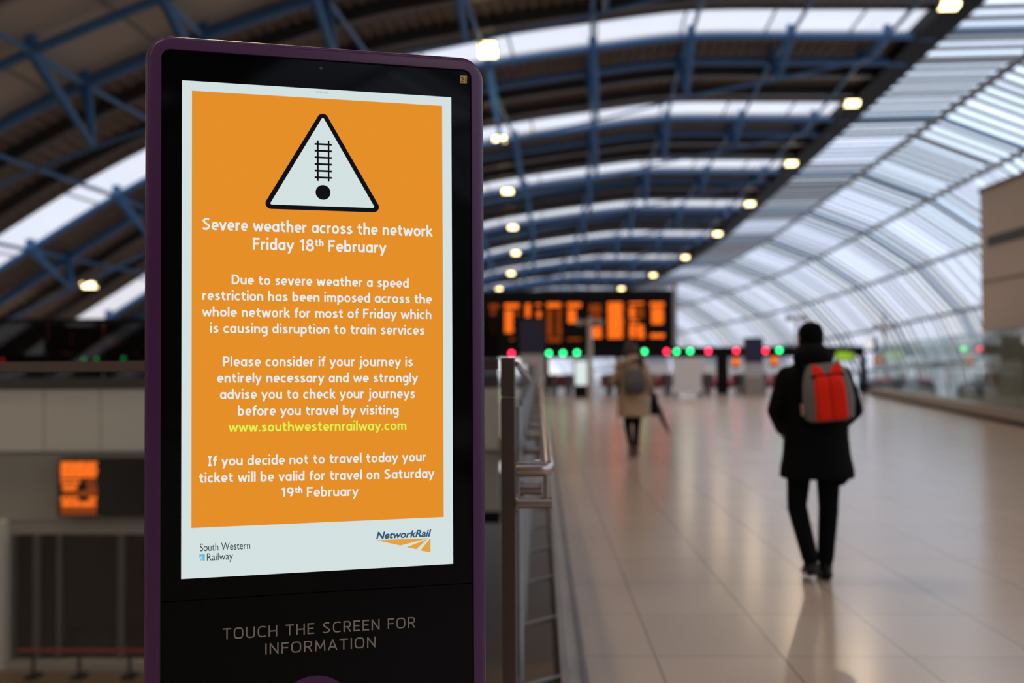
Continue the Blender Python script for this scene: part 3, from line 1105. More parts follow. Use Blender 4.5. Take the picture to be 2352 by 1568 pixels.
fb = thing('glass_balustrade', 'glass balustrade with tubular handrail running away along the floor edge', 'balustrade', (0, 0, 0))
XH, ZH = px_x(1256, YB), px_z(1256, 1079, YB)
XP = (xp0 + xp1) / 2
mb = MB()
path = [(xp1 + .005, YB + .03, ZH)] + [(XH - .03 + .03 * math.sin(math.radians(a)), YB + .03 + .03 * (1 - math.cos(math.radians(a))), ZH) for a in range(0, 91, 15)] + [(XH, y, ZH) for y in (4.2, 6, 9, 14, 20, 30, 40)]
mb.tube(path, .0275, 16)
mb.tube([(xp1 - .001, YB + .03, ZH), (xp1 + .009, YB + .03, ZH)], .022, 16)
mb.build('handrail', M_STEEL, fb, True)
zlo = px_z(1230, 1157, YB)
n_ = 0
for y in [YB + .03] + [5.06 + 1.2 * s for s in range(20)]:
    mb = MB()
    if n_:
        mb.tube([(XP + .012, y, -.02), (XP + .012, y, 1.30)], .023, 10)
        mb.build('post', M_GREYM, fb, True)
        mb = MB()
    mb.tube([(xp1 + .005, y, zlo), (xp1 + .135, y, zlo)], .0205, 14)
    mb.tube([(xp1 + .0, y, zlo), (xp1 + .008, y, zlo)], .034, 14)
    mb.tube([(XH - .004, y, zlo), (XH - .004, y, ZH)], .0115, 10)
    mb.build('handrail_bracket', M_STEEL, fb, True)
    if n_:
        mb = MB()
        mb.add([(XP - .05, y - .10, -.055), (XP - .05, y - .06, -.055), (VX1, y + .06, -.012), (VX1, y - .0, -.012), (XP - .05, y - .10, -.035), (XP - .05, y - .06, -.035), (VX1, y + .06, .008), (VX1, y - .0, .008)],
               [(0, 1, 2, 3), (4, 5, 6, 7), (0, 1, 5, 4), (1, 2, 6, 5), (2, 3, 7, 6), (3, 0, 4, 7)])
        mb.build('base_bracket', M_GREYM, fb)
    n_ += 1
mb = MB()
z2 = px_z(1215, 1122, YB + .3)
mb.tube([(px_x(1193, YB + .3), YB + .3, z2), (px_x(1242, YB + .3), YB + .3, z2)], .024, 14)
mb.tube([(px_x(1193, YB + .3), YB + .3, z2), (px_x(1202, YB + .3), YB + .3, z2)], .031, 14)
mb.build('rail_connector', M_STEEL, fb, True)
mb = MB()
c0, c1 = P(1182.5, 829, YB + .04), P(1214, 868, 5.25)
mb.loft([[c0 + Vector((a_, 0, b_)) for a_, b_ in ((0, 0), (.012, -.002), (.010, -.022), (0, -.016))], [c1 + Vector((a_, 0, b_)) for a_, b_ in ((-.01, 0), (.02, 0), (.02, -.03), (-.01, -.03))]])
mb.build('sloping_cap', M_STEEL, fb)
y = YB + .06
while y < 38:
    mb = MB()
    mb.box(XP - .006, XP + .006, y, y + 1.17, .03, ztop - .02)
    mb.build('glass_pane', M_BGLASS, fb)
    y += 1.2 if y > 4 else 1.1

# ------------------------------------------------------------------ departure boards
LED = emit('led_amber', (1.0, 0.16, 0.010), 2.0)
LEDD = emit('led_amber_dim', (1.0, 0.16, 0.01), 0.45)
LEDR = emit('red_reflection_glow', (1.0, 0.12, 0.03), 0.6)  # glow imitating dim red reflections in the smoked glass


def board(name, label, px0, px1, py0, py1, Y, cols, pitch, parent_cat='departure board', bar=.62, inset=5.0):
    bd = thing(name, label, parent_cat, (0, 0, 0))
    x0, x1 = px_x(px0, Y), px_x(px1, Y)
    pm_ = (px0 + px1) / 2
    z0, z1 = px_z(pm_, py1, Y), px_z(pm_, py0, Y)
    mb = MB()
    mb.cbox(x0, x1, Y, Y + .35, z0, z1, .03)
    mb.build('cabinet', M_BLACK, bd)
    rnd = random.Random(len(cols))
    for (c0, c1, rows) in cols:
        mbp = MB()
        a_, b_ = px_x(c0, Y), px_x(c1, Y)
        tp = min(r[0] for r in rows)
        bt = max(r[1] for r in rows)
        mbp.box(a_ - .03, b_ + .03, Y - .02, Y - .002, px_z(c0, bt, Y) - .03, px_z(c0, tp, Y) + .03)
        pan = mbp.build('display_panel', M_BLACK, bd)
        a_, b_ = px_x(c0 + inset, Y), px_x(c1 - inset, Y)
        for (ya, yb, f0, f1, dim) in rows:
            mt = MB()
            y = ya + inset * .6
            yb = max(yb - inset * .6, y + pitch * .5)
            while y < yb - pitch * .4:
                za, zb_ = px_z(c0, y, Y), px_z(c0, y + pitch * bar, Y)
                mt.cur = dim
                q0 = a_ + (b_ - a_) * f0
                q1 = a_ + (b_ - a_) * (f1 - rnd.random() * .06)
                while q0 < q1 - .02:
                    L = min(rnd.uniform(.12, .4) * (b_ - a_), q1 - q0)
                    mt.box(q0, q0 + L, Y - .024, Y - .021, zb_, za)
                    q0 += L + .02 * (b_ - a_)
                y += pitch
            mt.build('led_text', [LED, LEDD, LEDR], pan)
    return bd


def zx(x):
    return 1080 + x / 3.266


def zy(y):
    return 620 + y / 3.266


def R_(*rows):
    return [(zy(a), zy(b), f0, f1, d) for a, b, f0, f1, d in rows]


cols = [
    (zx(130), zx(235), R_((250, 300, 0, 1, 1), (300, 480, .2, .6, 1))),
    (zx(245), zx(390), R_((245, 295, 0, 1, 0), (295, 490, .02, .55, 0), (305, 365, .65, .98, 1), (505, 545, .35, .7, 1))),
    (zx(402), zx(470), R_((245, 365, 0, 1, 0))), (zx(478), zx(550), R_((245, 285, 0, 1, 0), (300, 365, .25, 1, 0))),
    (zx(562), zx(705), R_((240, 285, 0, 1, 0), (285, 500, 0, .4, 1), (285, 500, .68, 1, 1), (500, 545, 0, 1, 1))),
    (zx(715), zx(855), R_((240, 290, 0, 1, 0), (290, 410, .05, .62, 0), (505, 535, 0, 1, 1))),
    (zx(880), zx(1005), R_((250, 330, 0, 1, 1), (330, 420, .3, .9, 1), (420, 520, .15, 1, 0))),
    (zx(1020), zx(1165), R_((235, 520, 0, 1, 0))),
    (zx(1182), zx(1325), R_((235, 270, 0, 1, 0), (270, 370, 0, .4, 0), (270, 370, .5, 1, 1), (370, 400, 0, .6, 0), (400, 520, 0, .42, 0), (405, 520, .52, 1, 0))),
    (zx(1340), zx(1476), R_((235, 280, 0, 1, 0), (280, 415, .07, .93, 0), (470, 530, 0, 1, 0))),
]
YG = 52.0
YL = 38.0
bd = board('departure_board', 'wide black departure board with amber columns above the ticket gates', 1090, 1546, 667, 806, YG + .6, cols, 5.2)
mb = MB()
mb.box(px_x(1547, YG + .6), px_x(1556, YG + .6), YG + .6, YG + .9, 0, px_z(1550, 640, YG + .6))
mb.box(px_x(1085, YG + .6), px_x(1092, YG + .6), YG + .6, YG + .9, 0, px_z(1085, 667, YG + .6))
mb.build('side_post', M_GREYM, bd)
rows = []
rr = random.Random(8)
cols2 = [(139, 231, [(1059, 1100, .0, .98, 0), (1100, 1112, 0, .55, 0), (1100, 1112, .65, .98, 1), (1112, 1126, .05, .45, 0), (1112, 1126, .7, 1, 1), (1126, 1140, .05, 1, 1), (1140, 1150, 0, .5, 0), (1140, 1150, .75, 1, 0), (1150, 1164, .03, .97, 0), (1164, 1183, 0, .98, 1)])]
b2 = board('departure_screen', 'black departure screen lit orange on one side above the lower shop window', 133, 420, 1052, 1187, Yw - .5, cols2, 4.1, 'departure screen', .62, 3.0)
cols3 = [(158, 172, [(757, 795, 0, 1, 2)]), (194, 206, [(768, 792, 0, 1, 2)]), (246, 284, [(780, 797, 0, 1, 2)]), (300, 326, [(808, 822, 0, 1, 2)]), (138, 174, [(806, 824, 0, 1, 2)])]
b3 = board('departure_board', 'added dark board whose dim red columns stand in for reflections in smoked glass', 100, 345, 748, 812, YL + 1, cols3, 5)  # added board; its red glow imitates reflections in the smoked glass
mb = MB()
for p0 in (110, 330):
    mb.box(px_x(p0, YL + 1), px_x(p0 + 6, YL + 1), YL + 1.05, YL + 1.3, 0, px_z(p0, 811, YL + 1))
mb.build('side_post', M_GREYM, b3)

# ------------------------------------------------------------------ gate line
SR = emit('signal_red', (1.0, 0.02, 0.065), 7.5)
SGR = emit('signal_green', (0.03, 1.0, 0.24), 6.0)
gt = thing('gate_gantry', 'long black gantry with red and green signal lights over the ticket gates', 'gantry', (0, 0, 0))
mb = MB()
xs = [px_x(p, YG) for p in (760, 1986)]
zg0, zg1 = px_z(1500, 821, YG), px_z(1500, 797, YG)
mb.box(xs[0], xs[1], YG, YG + .3, zg0, zg1)
mb.build('beam', M_BLACK, gt)
for p0, wd in ((1660, 26), (1985, 12), (1256, 10), (780, 16), (1420, 10), (1850, 12)):
    mb = MB()
    w_ = wd * YG / F / 2
    x = px_x(p0, YG)
    mb.box(x - w_, x + w_, YG + .02, YG + .28, 0, zg0)
    mb.build('leg', M_BLACK, gt)
SIG = [(1175, 811, 0), (1261, 811, 1), (1293, 811, 1), (1325, 810, 1), (1480, 807, 1), (1531, 807, 0), (1554, 807, 1), (1585, 806, 1), (1627, 806, 0), (1691, 805, 0), (1758, 805, 0), (1790, 804, 1)]
YL = 38.0
gl2 = thing('gate_gantry', 'added dark gantry whose lights stand in for reflections in the smoked glass screen', 'gantry', (0, 0, 0))  # added gantry; its lights imitate reflections in the smoked glass
mb = MB()
mb.box(px_x(-40, YL), px_x(345, YL), YL, YL + .25, px_z(150, 836, YL), px_z(150, 814, YL))
mb.build('beam', M_BLACK, gl2)
for p0 in (-30, 110, 338):
    mb = MB()
    mb.box(px_x(p0, YL) - .08, px_x(p0, YL) + .08, YL + .02, YL + .23, 0, px_z(150, 836, YL))
    mb.build('leg', M_BLACK, gl2)
for x, y, g, gt_, yg in [(a, b_, c_, gt, YG) for a, b_, c_ in SIG] + [(a, b_, c_, gl2, YL) for a, b_, c_ in ((5, 827, 0), (192, 825, 1), (222, 824, 1), (284, 823, 1))]:
    c = P(x, y, yg - .02)
    mb = MB()
    mb.disc((c.x, yg - .035, c.z), .105 if yg == YG else .07)
    ob = mb.build('signal_light', SGR if g else SR, gt_)
    ob['label'] = 'green signal light' if g else 'red signal light'
    mb = MB()
    mb.tube([(c.x, yg - .03, c.z), (c.x, yg + .01, c.z)], .13 if yg == YG else .085, 20)
    mb.build('signal_hood', M_BLACK, gt_)
# ticket gates
tg = thing('ticket_gate', 'x', 'ticket gate', (0, 0, 0), 0, 'ticket gates under the gantry')
mb = MB()
mb.cbox(-.15, .15, -.9, .9, 0, 1.0, .03)
mb.build('cabinet', mat('gate_grey', (0.10, 0.10, 0.11), 0.35, 0.3), tg)
mb = MB()
mb.box(-.13, .13, -.85, -.45, 1.001, 1.03)
mb.build('reader', M_BLACK, tg)
for s in (-1, 1):
    mb = MB()
    mb.box(.15 if s > 0 else -.42, .42 if s > 0 else -.15, -.02, .02, .35, 1.0)
    mb.build('paddle', mat('gate_paddle', (0.5, 0.12, 0.13), 0.3), tg)
nth = ['first', 'second', 'third', 'fourth', 'fifth', 'sixth', 'seventh', 'eighth', 'ninth', 'tenth', 'eleventh', 'twelfth', 'thirteenth', 'fourteenth']
gpx = [1272, 1305, 1398, 1490, 1531, 1620, 1700, 1745, 1790, 1915]
for n, p0 in enumerate(gpx):
    o = tg if n == 0 else copy_tree(tg)
    o.location = (px_x(p0, YG + 1.2), YG + 1.2, 0)
    o['label'] = 'dark grey ticket gate under the gantry, %s from the left' % nth[n]
# hanging orange signs, lime sign, round lamp on the gantry
M_OS = emit('orange_sign_face', (1.0, 0.22, 0.02), 1.0)
for x, y, lb in ((1690, 833, 'small lit orange sign under the gantry beside the navy header'), (1778, 830, 'small lit orange sign under the gantry close behind the walking man'), (2016, 829, 'small orange sign beyond the right end of the gantry')):
    c = P(x, y, YG - .06)
    o = thing('hanging_sign', lb, 'sign', (c.x, YG - .06, c.z), 0, 'orange signs by the gates')
    mb = MB()
    mb.box(-.2, .2, -.04, .04, -.27, .27)
    mb.box(-.02, .02, -.02, .02, .27, max(.3, zg0 + .1 - c.z))
    mb.build('case', M_BLACK, o)
    mb = MB()
    mb.box(-.17, .17, -.055, -.041, -.14, .25)
    mb.build('face', M_OS, o)
c = P(1941, 817, YG - .1)
o = thing('lime_sign', 'bright lime sign under the gantry right of the walking man', 'sign', (c.x, YG - .1, c.z))
mb = MB()
mb.box(-.46, .46, 0, .08, -.26, .28)
mb.build('case', M_DARKG, o)
mb = MB()
mb.box(-.43, .20, -.012, -.001, -.2, .2)
mb.box(.22, .43, -.012, -.001, -.15, .12)
mb.build('face', emit('lime_face', (0.36, 0.62, 0.03), 0.8), o)
c = P(1995, 789, YG - .35)
o = thing('round_lamp', 'white round lamp on a black bracket at the right end of the gantry', 'lamp', (c.x, YG - .35, c.z))
mb = MB()
mb.ell((0, 0, 0), (.26, .1, .30))
mb.build('globe', emit('globe_white', (0.8, 0.78, 0.8), 1.0), o, True)
mb = MB()
mb.box(.26, .42, -.05, .08, -.35, .12)
mb.ell((.34, 0, .2), (.11, .1, .16))
mb.box(-.35, .42, .0, .12, -.42, -.28)
mb.build('bracket', M_BLACK, o)

# lit totem, notice board, information pods, poles
def pxbox(mb, x0, x1, y0, y1, Y, d=.2):
    pm_ = (x0 + x1) / 2
    mb.box(px_x(x0, Y), px_x(x1, Y), Y, Y + d, px_z(pm_, y1, Y), px_z(pm_, y0, Y))
    return mb


Yt = 47.5
o = thing('advertising_totem', 'slim totem with glowing white screen and black base left of the walking woman', 'totem')
x0, x1 = px_x(1318, Yt), px_x(1353, Yt)
mb = MB()
mb.cbox(x0, x1, Yt, Yt + .25, 0, px_z(1335, 824, Yt), .03)
mb.build('case', M_BLACK, o)
mb = MB()
pxbox(mb, 1321, 1350, 829, 884, Yt - .02, .015)
mb.build('screen', emit('totem_white', (0.72, 0.82, 0.80), 1.0), o)
Yn = 47.0
o = thing('notice_board', 'large white notice board standing right of the walking woman', 'notice board')
mb = MB()
pxbox(mb, 1546, 1611, 821, 901, Yn, .08)
mb.build('panel', M_WHITE, o)
mb = MB()
for p0 in (1552, 1604):
    mb.box(px_x(p0, Yn), px_x(p0 + 3, Yn), Yn, Yn + .08, 0.02, px_z(p0, 901, Yn))
    mb.box(px_x(p0 - 4, Yn), px_x(p0 + 7, Yn), Yn - .3, Yn + .4, 0, .03)
mb.build('stand', M_DARKG, o)
for lb, a0_, a1_, h0_, h1_, w1_, Yp in (('navy headed information pod with grey body beneath the departure board', 1194, 1252, 733, 812, 872, 46.5), ('navy headed information pod with beige base left of the walking man', 1711, 1754, 775, 833, 866, 49.0)):
    o = thing('information_pod', lb, 'information pod', (0, 0, 0), 0, 'navy headed information pods')
    mb = MB()
    pxbox(mb, a0_, a1_, h0_, h1_, Yp, .3)
    mb.build('header', M_NAVY, o)
    mb = MB()
    pxbox(mb, a0_ + 1, a1_ - 1, h1_ + 1, w1_, Yp + .03, .24)
    mb.build('panel', mat('pod_panel', (0.42, 0.41, 0.43), 0.5), o)
    mb = MB()
    mb.cbox(px_x(a0_, Yp), px_x(a1_, Yp), Yp - .05, Yp + .35, 0, px_z(a0_, w1_ + 1, Yp), .02)
    mb.build('base', mat('pod_base', (0.26, 0.22, 0.21), 0.5), o)
for p0, ytop, yc, arm, Yp, lb in ((1355, 728, 740, 24, 45.5, 'pale camera pole with crossarm in front of the departure board'), (1830, 722, 731, 18, 50.5, 'thin camera pole with crossarm rising above the walking man'), (2032, 712, 751, 18, 50.0, 'thin pole with low crossarm by the right kerb')):
    x = px_x(p0, Yp)
    o = thing('camera_pole', lb, 'pole', (x, Yp, 0), 0, 'camera poles near the gates')
    zt_, zc_ = px_z(p0, ytop, Yp), px_z(p0, yc, Yp)
    m_ = mat('pole_grey', (0.44, 0.40, 0.37), 0.45, 0.2)
    mb = MB()
    r0 = .13 if p0 == 1355 else .07
    mb.tube([(0, 0, 0), (0, 0, zt_)], [r0, r0 * .8], 12)
    mb.build('pole', m_, o, True)
    w_ = arm * Yp / F
    mb = MB()
    mb.box(-w_, w_, -.04, .04, zc_ - .05, zc_ + .05)
    mb.build('crossarm', m_, o)
    for s in (-1, 1):
        mb = MB()
        mb.box(s * w_ - .13, s * w_ + .13, -.25, .1, zc_ - .12, zc_ + .12)
        mb.build('camera', M_GREYM, o)

# trains at the platforms beyond
M_TW = mat('train_white', (0.78, 0.77, 0.80), 0.4)
M_TR = mat('train_red', (0.70, 0.20, 0.25), 0.4)
YT = 71.0
for n, (p0, w_, lb) in enumerate(((1508, 1.9, 'white train front with red skirt right behind the walking woman'), (1637, 1.45, 'white train front with red skirt left of the thick black gantry leg'), (1690, 1.45, 'white train front with red skirt right of the thick black gantry leg'), (1785, 1.8, 'white train front with red skirt partly behind the walking man'))):
    o = thing('train', lb, 'train', (px_x(p0, YT), YT, 0), 0, 'trains at the platforms')
    h = w_ / 2
    zb_, zt_ = px_z(p0, 864, YT), 2.7
    def sect(y, ins, z0, z1):
        return [(-h + ins, y, z0), (h - ins, y, z0), (h - ins * .8, y, z0 + (z1 - z0) * .55), (h - .25 - ins, y, z1 - ins), (-h + .25 + ins, y, z1 - ins), (-h + ins * .8, y, z0 + (z1 - z0) * .55)]
    mb = MB()
    mb.loft([sect(0, .12, zb_, zt_ - .3), sect(.4, .02, zb_, zt_), sect(14, 0, zb_, zt_)])
    mb.build('body', M_TW, o)
    mb = MB()
    mb.box(-h + .25, h - .25, -.03, .0, zb_ + .9, zb_ + 1.9)
    mb.build('windscreen', mat('windscreen_painted_glare', (0.50, 0.56, 0.68), 0.1), o)  # pale bluish base colour paints glare onto the glass
    mb = MB()
    mb.cbox(-h - .02, h + .02, -.12, 14, px_z(p0, 880, YT), zb_, .05)
    mb.build('skirt', M_TR, o)
    mb = MB()
    mb.box(-h + .2, h - .2, .2, 14, -1.1, px_z(p0, 880, YT))
    mb.build('undercarriage', M_BLACK, o)
for n, (ya, yb, lb) in enumerate(((58, 64, 'dark carriage parked beyond the right kerb, near the gates'), (34, 50, 'long dark carriage parked beyond the right glass balustrade'))):
    o = thing('carriage', lb, 'carriage', (0, 0, 0), 0, 'dark carriages beyond the right kerb')
    xc = 20.5 + n * .4
    mb = MB()
    rings = []
    for y in (ya, ya + .3, yb - .3, yb):
        i_ = .15 if y in (ya, yb) else 0
        rings.append([(xc - 1.3 + i_, y, -.6), (xc + 1.3 - i_, y, -.6), (xc + 1.3 - i_, y, .35 - i_), (xc + .9, y, .62 - i_), (xc - .9, y, .62 - i_), (xc - 1.3 + i_, y, .35 - i_)])
    mb.loft(rings)
    mb.build('body', mat('carriage_dark', (0.05, 0.055, 0.065), 0.4), o)
    mb = MB()
    k_ = ya + 1
    while k_ < yb - 1.4:
        mb.box(xc - 1.315, xc - 1.30, k_, k_ + 1.2, -.1, .3)
        k_ += 1.8
    mb.build('window_row', M_BGL, o)
    mb = MB()
    mb.box(xc - 1.1, xc + 1.1, ya + .4, yb - .4, -1.1, -.6)
    mb.build('undercarriage', M_BLACK, o)

# ------------------------------------------------------------------ people
M_SKIN = mat('skin', (0.52, 0.31, 0.22), 0.5, 0, 0.05, 20)
M_COAT = mat('black_padded_coat', (0.0035, 0.0035, 0.004), 0.8, 0, 0.2, 9, 0.08, 0.3)
M_TROU = mat('black_trousers', (0.0035, 0.0035, 0.004), 0.85, 0, 0.2, 9, 0.08)
M_BOOT = mat('black_boots', (0.006, 0.006, 0.006), 0.5, 0, 0.2, 9, 0.2)
M_HAT = mat('black_knit_hat', (0.0035, 0.0035, 0.0035), 0.9, 0, 0.3, 40, 0.06, 0.5)


def head_prims(mb, c, tall=.115):
    """skull, jaw, nose, lips, brow and ears; the face looks along +y"""
    x, y, z = c
    mb.ell((x, y, z), (.074, .092, tall))
    mb.ell((x, y + .025, z - .055), (.056, .066, .065))
    mb.cap((x, y + .088, z + .012), (x, y + .106, z - .022), .009, .015)
    mb.ell((x, y + .088, z - .058), (.024, .010, .007))
    mb.ell((x, y + .088, z - .072), (.021, .010, .007))
    mb.ell((x, y + .080, z + .028), (.048, .012, .009))
    for s in (-1, 1):
        mb.ell((x + s * .077, y - .004, z - .005), (.010, .020, .032))


def hand_prims(mb, wrist, d, side, up=Vector((0, 0, 1)), curl=.6):
    """palm, four bent fingers of different length and a thumb leaving the side of the palm"""
    w, d = Vector(wrist), Vector(d).normalized()
    lat = d.cross(up).normalized() * side
    nrm = lat.cross(d).normalized()
    pc = w + d * .05
    mb.cap(w, w + d * .03, .026, .026)
    rot = Matrix((lat, d, nrm)).transposed()
    mb.ell(pc, (.040, .050, .016), rot)
    for k, (o_, L) in enumerate(((-.030, .066), (-.010, .076), (.010, .072), (.029, .056))):
        b0 = w + d * .088 + lat * o_
        b1 = b0 + d * L * .45 - nrm * L * .2 * curl
        b2 = b1 + (d * .5 - nrm * curl).normalized() * L * .35
        b3 = b2 + (d * .1 - nrm).normalized() * L * .25
        mb.cap(b0 - d * .02, b1, .0095, .009)
        mb.cap(b1, b2, .009, .0085)
        mb.cap(b2, b3, .0085, .0075)
    t0 = w + d * .03 - lat * .034
    t1 = t0 - lat * .026 + d * .026 - nrm * .006
    mb.cap(t0, t1, .012, .010)
    mb.cap(t1, t1 + d * .026 - nrm * .012, .010, .008)


def eyes(c, parent):
    for s in (-1, 1):
        mb = MB()
        mb.ell((c[0] + s * .030, c[1] + .079, c[2] + .012), (.011, .008, .008), None, 10, 6)
        mb.build('eye', mat('eye_dark', (0.05, 0.03, 0.02), 0.2), parent, True)


def torso_rings(rs, n=28):
    out = []
    for z, cx_, cy_, rx, ry in rs:
        out.append([(cx_ + rx * math.copysign(abs(math.cos(2 * math.pi * k / n)) ** .85, math.cos(2 * math.pi * k / n)), cy_ + ry * math.copysign(abs(math.sin(2 * math.pi * k / n)) ** .85, math.sin(2 * math.pi * k / n)), z) for k in range(n)])
    return out


def shoe(name, m, parent, ankle, toe, w=.046, sole=None):
    a, t_ = Vector(ankle), Vector(toe)
    d = (t_ - a)
    flat_d = Vector((d.x, d.y, 0)).normalized()
    heel = Vector((a.x, a.y, 0)) - flat_d * .05
    mb = MB()
    hz = t_.z + (a.z - .09 - t_.z)
    mb.cap((a.x, a.y, a.z + .05), (a.x, a.y, a.z - .03), w * 1.05, w)
    mb.cap((heel.x, heel.y, a.z - .055), t_ + Vector((0, 0, .034)), w * .82, w * .78)
    mb.cap((a.x, a.y, a.z - .02), Vector((a.x, a.y, a.z)).lerp(t_, .6) + Vector((0, 0, .02)), w, w * .8)
    o = mb.blob(name, m, parent, .008, 3)
    mb = MB()
    n_ = flat_d.cross(Vector((0, 0, 1)))
    pts = []
    for k in range(20):
        an = 2 * math.pi * k / 20
        f_ = .5 + .5 * math.cos(an)
        q = Vector((heel.x, heel.y, a.z - .085)) - flat_d * .035
        e_ = t_ + flat_d * .035
        p = q.lerp(e_, f_) + n_ * math.sin(an) * w * .95
        pts.append(p)
    mb.loft([[p + Vector((0, 0, .024)) for p in pts], pts])
    mb.build('sole', sole or m, o)
    return o


# --- man in black with the red rucksack
YM = 7.35
gm = G(1876, 1332)
man = thing('person', 'person in black coat and hat walking away with a red rucksack', 'person', (gm.x, gm.y, 0), -0.02)
mb = MB()
HC = (-.015, .03, 1.685)
head_prims(mb, HC)
mb.cap((-.012, .01, 1.61), (-.01, 0, 1.44), .056, .066)
mb.loft(torso_rings([(1.47, 0, 0, .12, .08), (1.42, 0, 0, .18, .10), (1.25, 0, 0, .175, .11), (1.08, 0, 0, .15, .10), (.95, 0, 0, .165, .11), (.84, 0, 0, .15, .10)]))
for s, el in ((-1, (-.262, -.015, 1.17)), (1, (.262, -.015, 1.18))):
    mb.cap((s * .175, 0, 1.42), el, .055, .045)
    mb.cap(el, (s * .185, .19, 1.04), .044, .032)
    hand_prims(mb, (s * .185, .19, 1.04), (-s * .35, .45, -.75), s)
KN = {-1: ((-.105, 0, .86), (-.122, .03, .50), (-.060, -.07, .125)), 1: ((.088, 0, .86), (.096, .035, .49), (.072, .04, .10))}
for s in (-1, 1):
    h_, k_, a_ = KN[s]
    mb.cap(h_, k_, .080, .052)
    mb.cap(k_, a_, .050, .036)
mb.blob('body', M_SKIN, man, .0075, 3)
eyes(HC, man)
mb = MB()
mb.loft(torso_rings([(1.50, -.01, -.01, .13, .095), (1.455, 0, 0, .205, .125), (1.38, .0, 0, .235, .145), (1.22, .005, 0, .232, .150), (1.08, .007, 0, .220, .150), (.98, .008, 0, .218, .155), (.86, .008, 0, .232, .165), (.79, .010, 0, .247, .172), (.72, .010, 0, .256, .176), (.705, .010, 0, .245, .170)]))
for s, el in ((-1, (-.262, -.015, 1.175)), (1, (.258, -.015, 1.18))):
    mb.cap((s * .185, 0, 1.405), el, .078, .070)
    mb.cap(el, (s * .185, .165, 1.045), .070, .058)
mb.ell((-.025, -.075, 1.535), (.140, .085, .105))
mb.ell((-.022, -.01, 1.575), (.122, .115, .075))
for z in (1.30, 1.12, .95, .80):
    mb.ell((.007, 0, z), (.236 if z > 1.2 else .226 + (1.12 - z) * .05, .158, .035))
mb.cap((.21, 0, .75), (.16, -.05, .70), .05, .045)
mb.blob('coat', M_COAT, man, .011, 5)
mb = MB()
for s in (-1, 1):
    h_, k_, a_ = KN[s]
    mb.cap(h_, (k_[0], k_[1] + .008, k_[2]), .094, .068)
    mb.cap((k_[0], k_[1] + .004, k_[2]), (a_[0], a_[1], a_[2] + .04), .070, .057)
    mb.ell((a_[0], a_[1], a_[2] + .06), (.054, .06, .035))
mb.ell((-.008, 0, .88), (.165, .115, .10))
mb.blob('trousers', M_TROU, man, .010, 3)
shoe('shoe', M_BOOT, man, (-.057, -.07, .135), (-.050, .10, .010), .047, M_WHITE)
shoe('shoe', M_BOOT, man, (.072, .04, .098), (.075, .22, .006), .046)
mb = MB()
mb.loft(torso_rings([(1.60, HC[0], .02, .076, .092), (1.655, HC[0], .028, .082, .100), (1.70, HC[0], .028, .085, .102), (1.745, HC[0], .025, .078, .094), (1.775, HC[0], .022, .058, .070), (1.788, HC[0], .02, .026, .03)], 24))
mb.build('hat', M_HAT, man, True)

RK = mat('rucksack_red', (0.85, 0.022, 0.006), 0.7, 0, 0.05, 14, 0.1)
RG = mat('rucksack_grey', (0.15, 0.135, 0.125), 0.7, 0, 0.1, 14, 0.3)
rk = thing('rucksack', 'red and grey rucksack on the back of the person in black', 'rucksack', (px_x(1901, gm.y - .19), gm.y - .165, 1.115), -0.02)
rk.rotation_euler = (0.03, -0.085, -0.02)


def bagring(z, hw, y0, y1, r):
    return [Vector((p.x, p.z, z)) for p in rrect(-hw, hw, y0, y1, r, 0, r, 4)]


mb = MB()
mb.loft([bagring(.0, .125, -.10, 0, .04), bagring(.02, .158, -.145, 0.0, .05), bagring(.14, .168, -.155, 0.0, .06), bagring(.26, .158, -.14, 0.0, .06), bagring(.34, .135, -.11, 0.0, .05), bagring(.385, .10, -.07, -.005, .03)])
mb.build('pack_body', RG, rk, True)
for s in (-1, 1):
    mb = MB()
    prof_ = [(.012, .108, -.150), (.03, .112, -.168), (.14, .110, -.176), (.24, .104, -.168), (.300, .100, -.146), (.308, .098, -.134)]
    rings = []
    for z, hw, yb in prof_:
        i0, i1 = s * .004, s * hw
        rings.append([(i0, yb + .03, z), (i0, yb + .004, z), (i0 + (i1 - i0) * .3, yb - .004, z), (i0 + (i1 - i0) * .8, yb, z), (i1, yb + .03, z)])
    mb.loft(rings)
    mb.build('front_pocket', RK, rk, True)
    mb = MB()
    mb.loft([[(s * .012, -.128, .318), (s * .10, -.128, .322), (s * .10, -.10, .318), (s * .012, -.10, .318)], [(s * .035, -.100, .358), (s * .085, -.092, .392), (s * .085, -.07, .388), (s * .035, -.07, .352)]])
    mb.build('top_flap', RK, rk)
    mb = MB()
    mb.tube([(s * .10, -.01, .34), (s * .115, .06, .385), (s * .115, .17, .36), (s * .125, .30, .25), (s * .15, .27, .10), (s * .13, .05, .04)], .014, 8)
    mb.build('shoulder_strap', M_BLACK, rk, True)
mb = MB()
mb.loft([[(-.11, -.137, .300), (.11, -.137, .304), (.11, -.12, .304), (-.11, -.12, .300)], [(-.105, -.130, .318), (.105, -.130, .322), (.105, -.11, .322), (-.105, -.11, .318)]])
mb.build('top_band', M_BLACK, rk)
mb = MB()
mb.cbox(-.185, -.165, -.10, -.06, .05, .13, .005)
mb.build('strap_tag', mat('pink_tag', (0.45, 0.22, 0.20), 0.6), rk)

